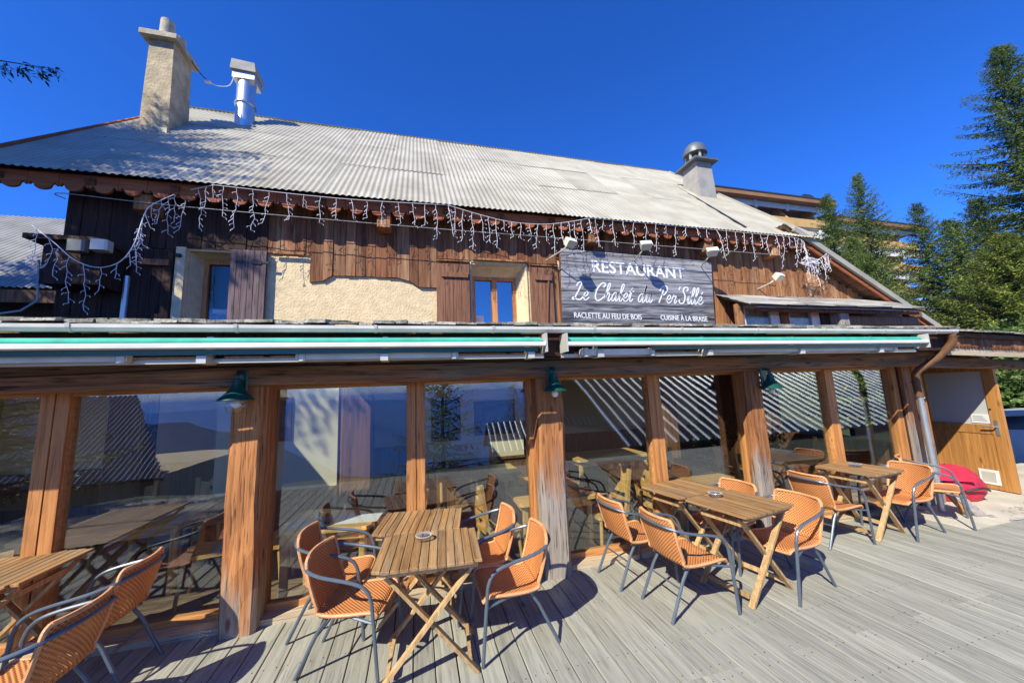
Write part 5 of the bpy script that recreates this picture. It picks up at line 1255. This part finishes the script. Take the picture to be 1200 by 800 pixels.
# ================================================================== OTHER BUILDINGS
nb = thing('neighbour_house', 'neighbouring house with a blue-shaded corrugated roof behind the left corner', 'building', (-13, 14, 0))
def NP(mbx, n, mt, par, off, sm=False):
    o = mbx.build(n, mt, par, sm); o.location = tuple(-c for c in off); return o
off = (-13, 14, 0)
NP(MB().box(-18, -8.3, 12.2, 18, -.6, 4.9), 'wall', M['clad_dark'], nb, off)
rf = NP(MB().loft([[(x, 11.7, 4.86), (x, 15.6, 8.35), (x, 15.6, 8.25), (x, 11.7, 4.76)] for x in (-19, -7.6)]), 'roof', M['soffit'], nb, off)
cs = corr_mesh(11.5, 5.3, .14, .02, 8, 1); o = cs.build('roof_sheet', M['roof_n'], rf, True, (-19.05, 11.62, 4.88)); o.rotation_euler = (math.atan(3.49/3.9), 0, 0)
cs = corr_mesh(11.5, 5.3, .14, .02, 8, 1); o = cs.build('roof_sheet', M['roof_n'], rf, True, (-7.55, 19.6, 4.85)); o.rotation_euler = (math.atan(3.49/3.9), 0, math.pi)
NP(MB().prism([(-19, 4.5), (-7.6, 4.5), (-7.6, 4.82), (-19, 4.82)], 11.66, 11.69), 'fascia', M['wains'], nb, off)

ht = thing('hotel', 'long hotel with ochre wooden balconies and flat dark roof above the firs', 'building', (50, 34, 8))
hoff = (50, 34, 8)
def HP(mbx, n, mt, par=None):
    o = mbx.build(n, mt, par or ht)
    if par is None: o.location = (-50, -34, -8)
    return o
def hotelblock(x0, x1, zt, y=30):
    HP(MB().box(x0, x1, y+1.8, y+10, 5, zt-.35), 'wall', M['hotelgrey'])
    r = HP(MB().box(x0-.6, x1+.6, y-.9, y+10.6, zt-.16, zt), 'roof', M['hoteldark'])
    MB().box(x0-.55, x1+.55, y-.85, y+2, zt-.62, zt-.165).build('roof_soffit', M['ochred'], r)
    z = zt-3.0
    for fl_ in range(3):
        HP(MB().box(x0, x1, y, y+.12, z-.25, z+.75), 'balcony_front', M['ochre'])
        HP(MB().box(x0, x1, y+.12, y+1.8, z-.4, z-.25), 'balcony_floor', M['hotelwhite'])
        x = x0
        while x <= x1:
            HP(MB().loft([[(x, y+.0, z+.75), (x, y+1.8, z+.75), (x, y+1.8, z+2.3), (x, y+.9, z+2.3)], [(x+.18, y+.0, z+.75), (x+.18, y+1.8, z+.75), (x+.18, y+1.8, z+2.3), (x+.18, y+.9, z+2.3)]]), 'balcony_divider', M['ochre'])
            HP(MB().box(x-.05, x+.28, y-.15, y-.005, z+1.5, z+2.6), 'beam_end', M['hotelwhite'])
            if x + 4 < x1:
                wn_ = HP(MB().box(x+.9, x+3.4, y+1.72, y+1.795, z-.2, z+1.9), 'window', M['hotelwhite'])
                MB().box(x+1.0, x+2.1, y+1.70, y+1.715, z-.1, z+1.8).build('pane', M['headlamp'], wn_); MB().box(x+2.2, x+3.3, y+1.70, y+1.715, z-.1, z+1.8).build('pane', M['headlamp'], wn_)
            x += 4.6
        HP(MB().box(x0, x1, y-.02, y+.1, z+1.75, z+2.38), 'balcony_lintel', M['hotelwhite'])
        z -= 3.1
hotelblock(27.5, 47.5, 22.6); hotelblock(48.8, 66, 21.7, 31.5)
HP(MB().box(44.2, 47.6, 31, 35, 22.55, 23.2), 'roof_hut', M['hoteldark']); HP(MB().prism([(43.8, 23.2), (48, 23.2), (46.4, 24.0), (45.4, 24.0)], 30.6, 35.4), 'roof_hut', M['hoteldark'])

# buildings downhill behind the photographer, mirrored in the glass
def seam_roof(name, label, x0, x1, ye, ze, length, pit, per, ribw, ribh, lowwall=2.5, xs=0):
    t = thing(name, label, 'building', ((x0+x1)/2, ye-3, ze-lowwall)); c, s = math.cos(pit), math.sin(pit); ox, oy, oz = (x0+x1)/2, ye-3, ze-lowwall
    def P(mbx, n, mt, par=None):
        o = mbx.build(n, mt, par or t); 
        if par is None: o.location = (-ox, -oy, -oz)
        return o
    P(MB().box(x0+.3, x1-.3, ye-length*c*2+.6, ye-.5, ze-lowwall, ze-.05), 'wall', M['clad_dark'])
    r = P(MB().loft([[(x, ye, ze), (x, ye-length*c, ze+length*s), (x, ye-2*length*c, ze), (x, ye-2*length*c, ze-.1), (x, ye-length*c, ze+length*s-.1), (x, ye, ze-.1)] for x in (x0, x1)]), 'roof', M['hoteldark'])
    x = x0; rb = MB()
    while x < x1:
        n = Vector((0, s, c)); a = Vector((x, ye+.03, ze)) ; b_ = Vector((x, ye-length*c, ze+length*s))
        rb.loft([[p, p+Vector((ribw, 0, 0)), p+Vector((ribw*.75, 0, 0))+n*ribh, p+Vector((ribw*.25, 0, 0))+n*ribh] for p in (a, b_)])
        x += per
    rb = rb.build('roof_ribs', M['steelm'], r); rb['kind'] = 'stuff'
    return t
seam_roof('ribbed_barn', 'barn with ribbed metal roof mirrored as slanted stripes in the right windows', 7.4, 34, -4.4, -.35, 7.5, R(31), .5, .13, .08)
seam_roof('ribbed_shed', 'lower shed with ribbed roof mirrored beside the middle pillar', 4.0, 11, -12.4, -1.45, 2.2, R(42), .34, .16, .05)
gh = thing('grey_roof_house', 'house with pale corrugated roof mirrored in the left window', 'building', (-14, -16, -4))
goff = (-14, -16, -4)
NP(MB().box(-17, -11.2, -22, -13, -7, -1.3), 'wall', M['stucco'], gh, goff)
rf = NP(MB().loft([[(x, -12.3, -1.35), (x2, -17, 2.4), (x2, -17, 2.3), (x, -12.3, -1.45)] for x, x2 in ((-22, -20), (-10.7, -14.8))]), 'roof', M['soffit'], gh, goff)
cs = corr_mesh(11.3, 6.05, .22, .035, 8, 24)
def inside(f):       # the right edge is a hip, so the sheet narrows upwards
    c = [cs.v[i] for i in f]; u = sum(q[0] for q in c)/4; v = sum(q[1] for q in c)/4
    return u > 4.15*v/6.05
cs.f = [f for f in cs.f if inside(f)]
o = cs.build('roof_sheet', M['roof_n'], rf, True, (-10.65, -12.25, -1.32)); o.rotation_euler = (math.atan2(3.75, 4.7), 0, math.pi)

# ================================================================== AIR
hz_ = MB().box(-8000, 8000, -8000, 8000, -720, 45).build('haze', M['white']); hz_['kind'] = 'stuff'
mt = bpy.data.materials.new('mountain_air'); mt.use_nodes = True; tt = mt.node_tree; tt.nodes.clear()
oo = tt.nodes.new('ShaderNodeOutputMaterial'); pv = tt.nodes.new('ShaderNodeVolumePrincipled')
pv.inputs['Color'].default_value = (.09, .33, 1, 1); pv.inputs['Density'].default_value = .0003; pv.inputs['Anisotropy'].default_value = .2
tt.links.new(pv.outputs[0], oo.inputs['Volume']); hz_.data.materials[0] = mt
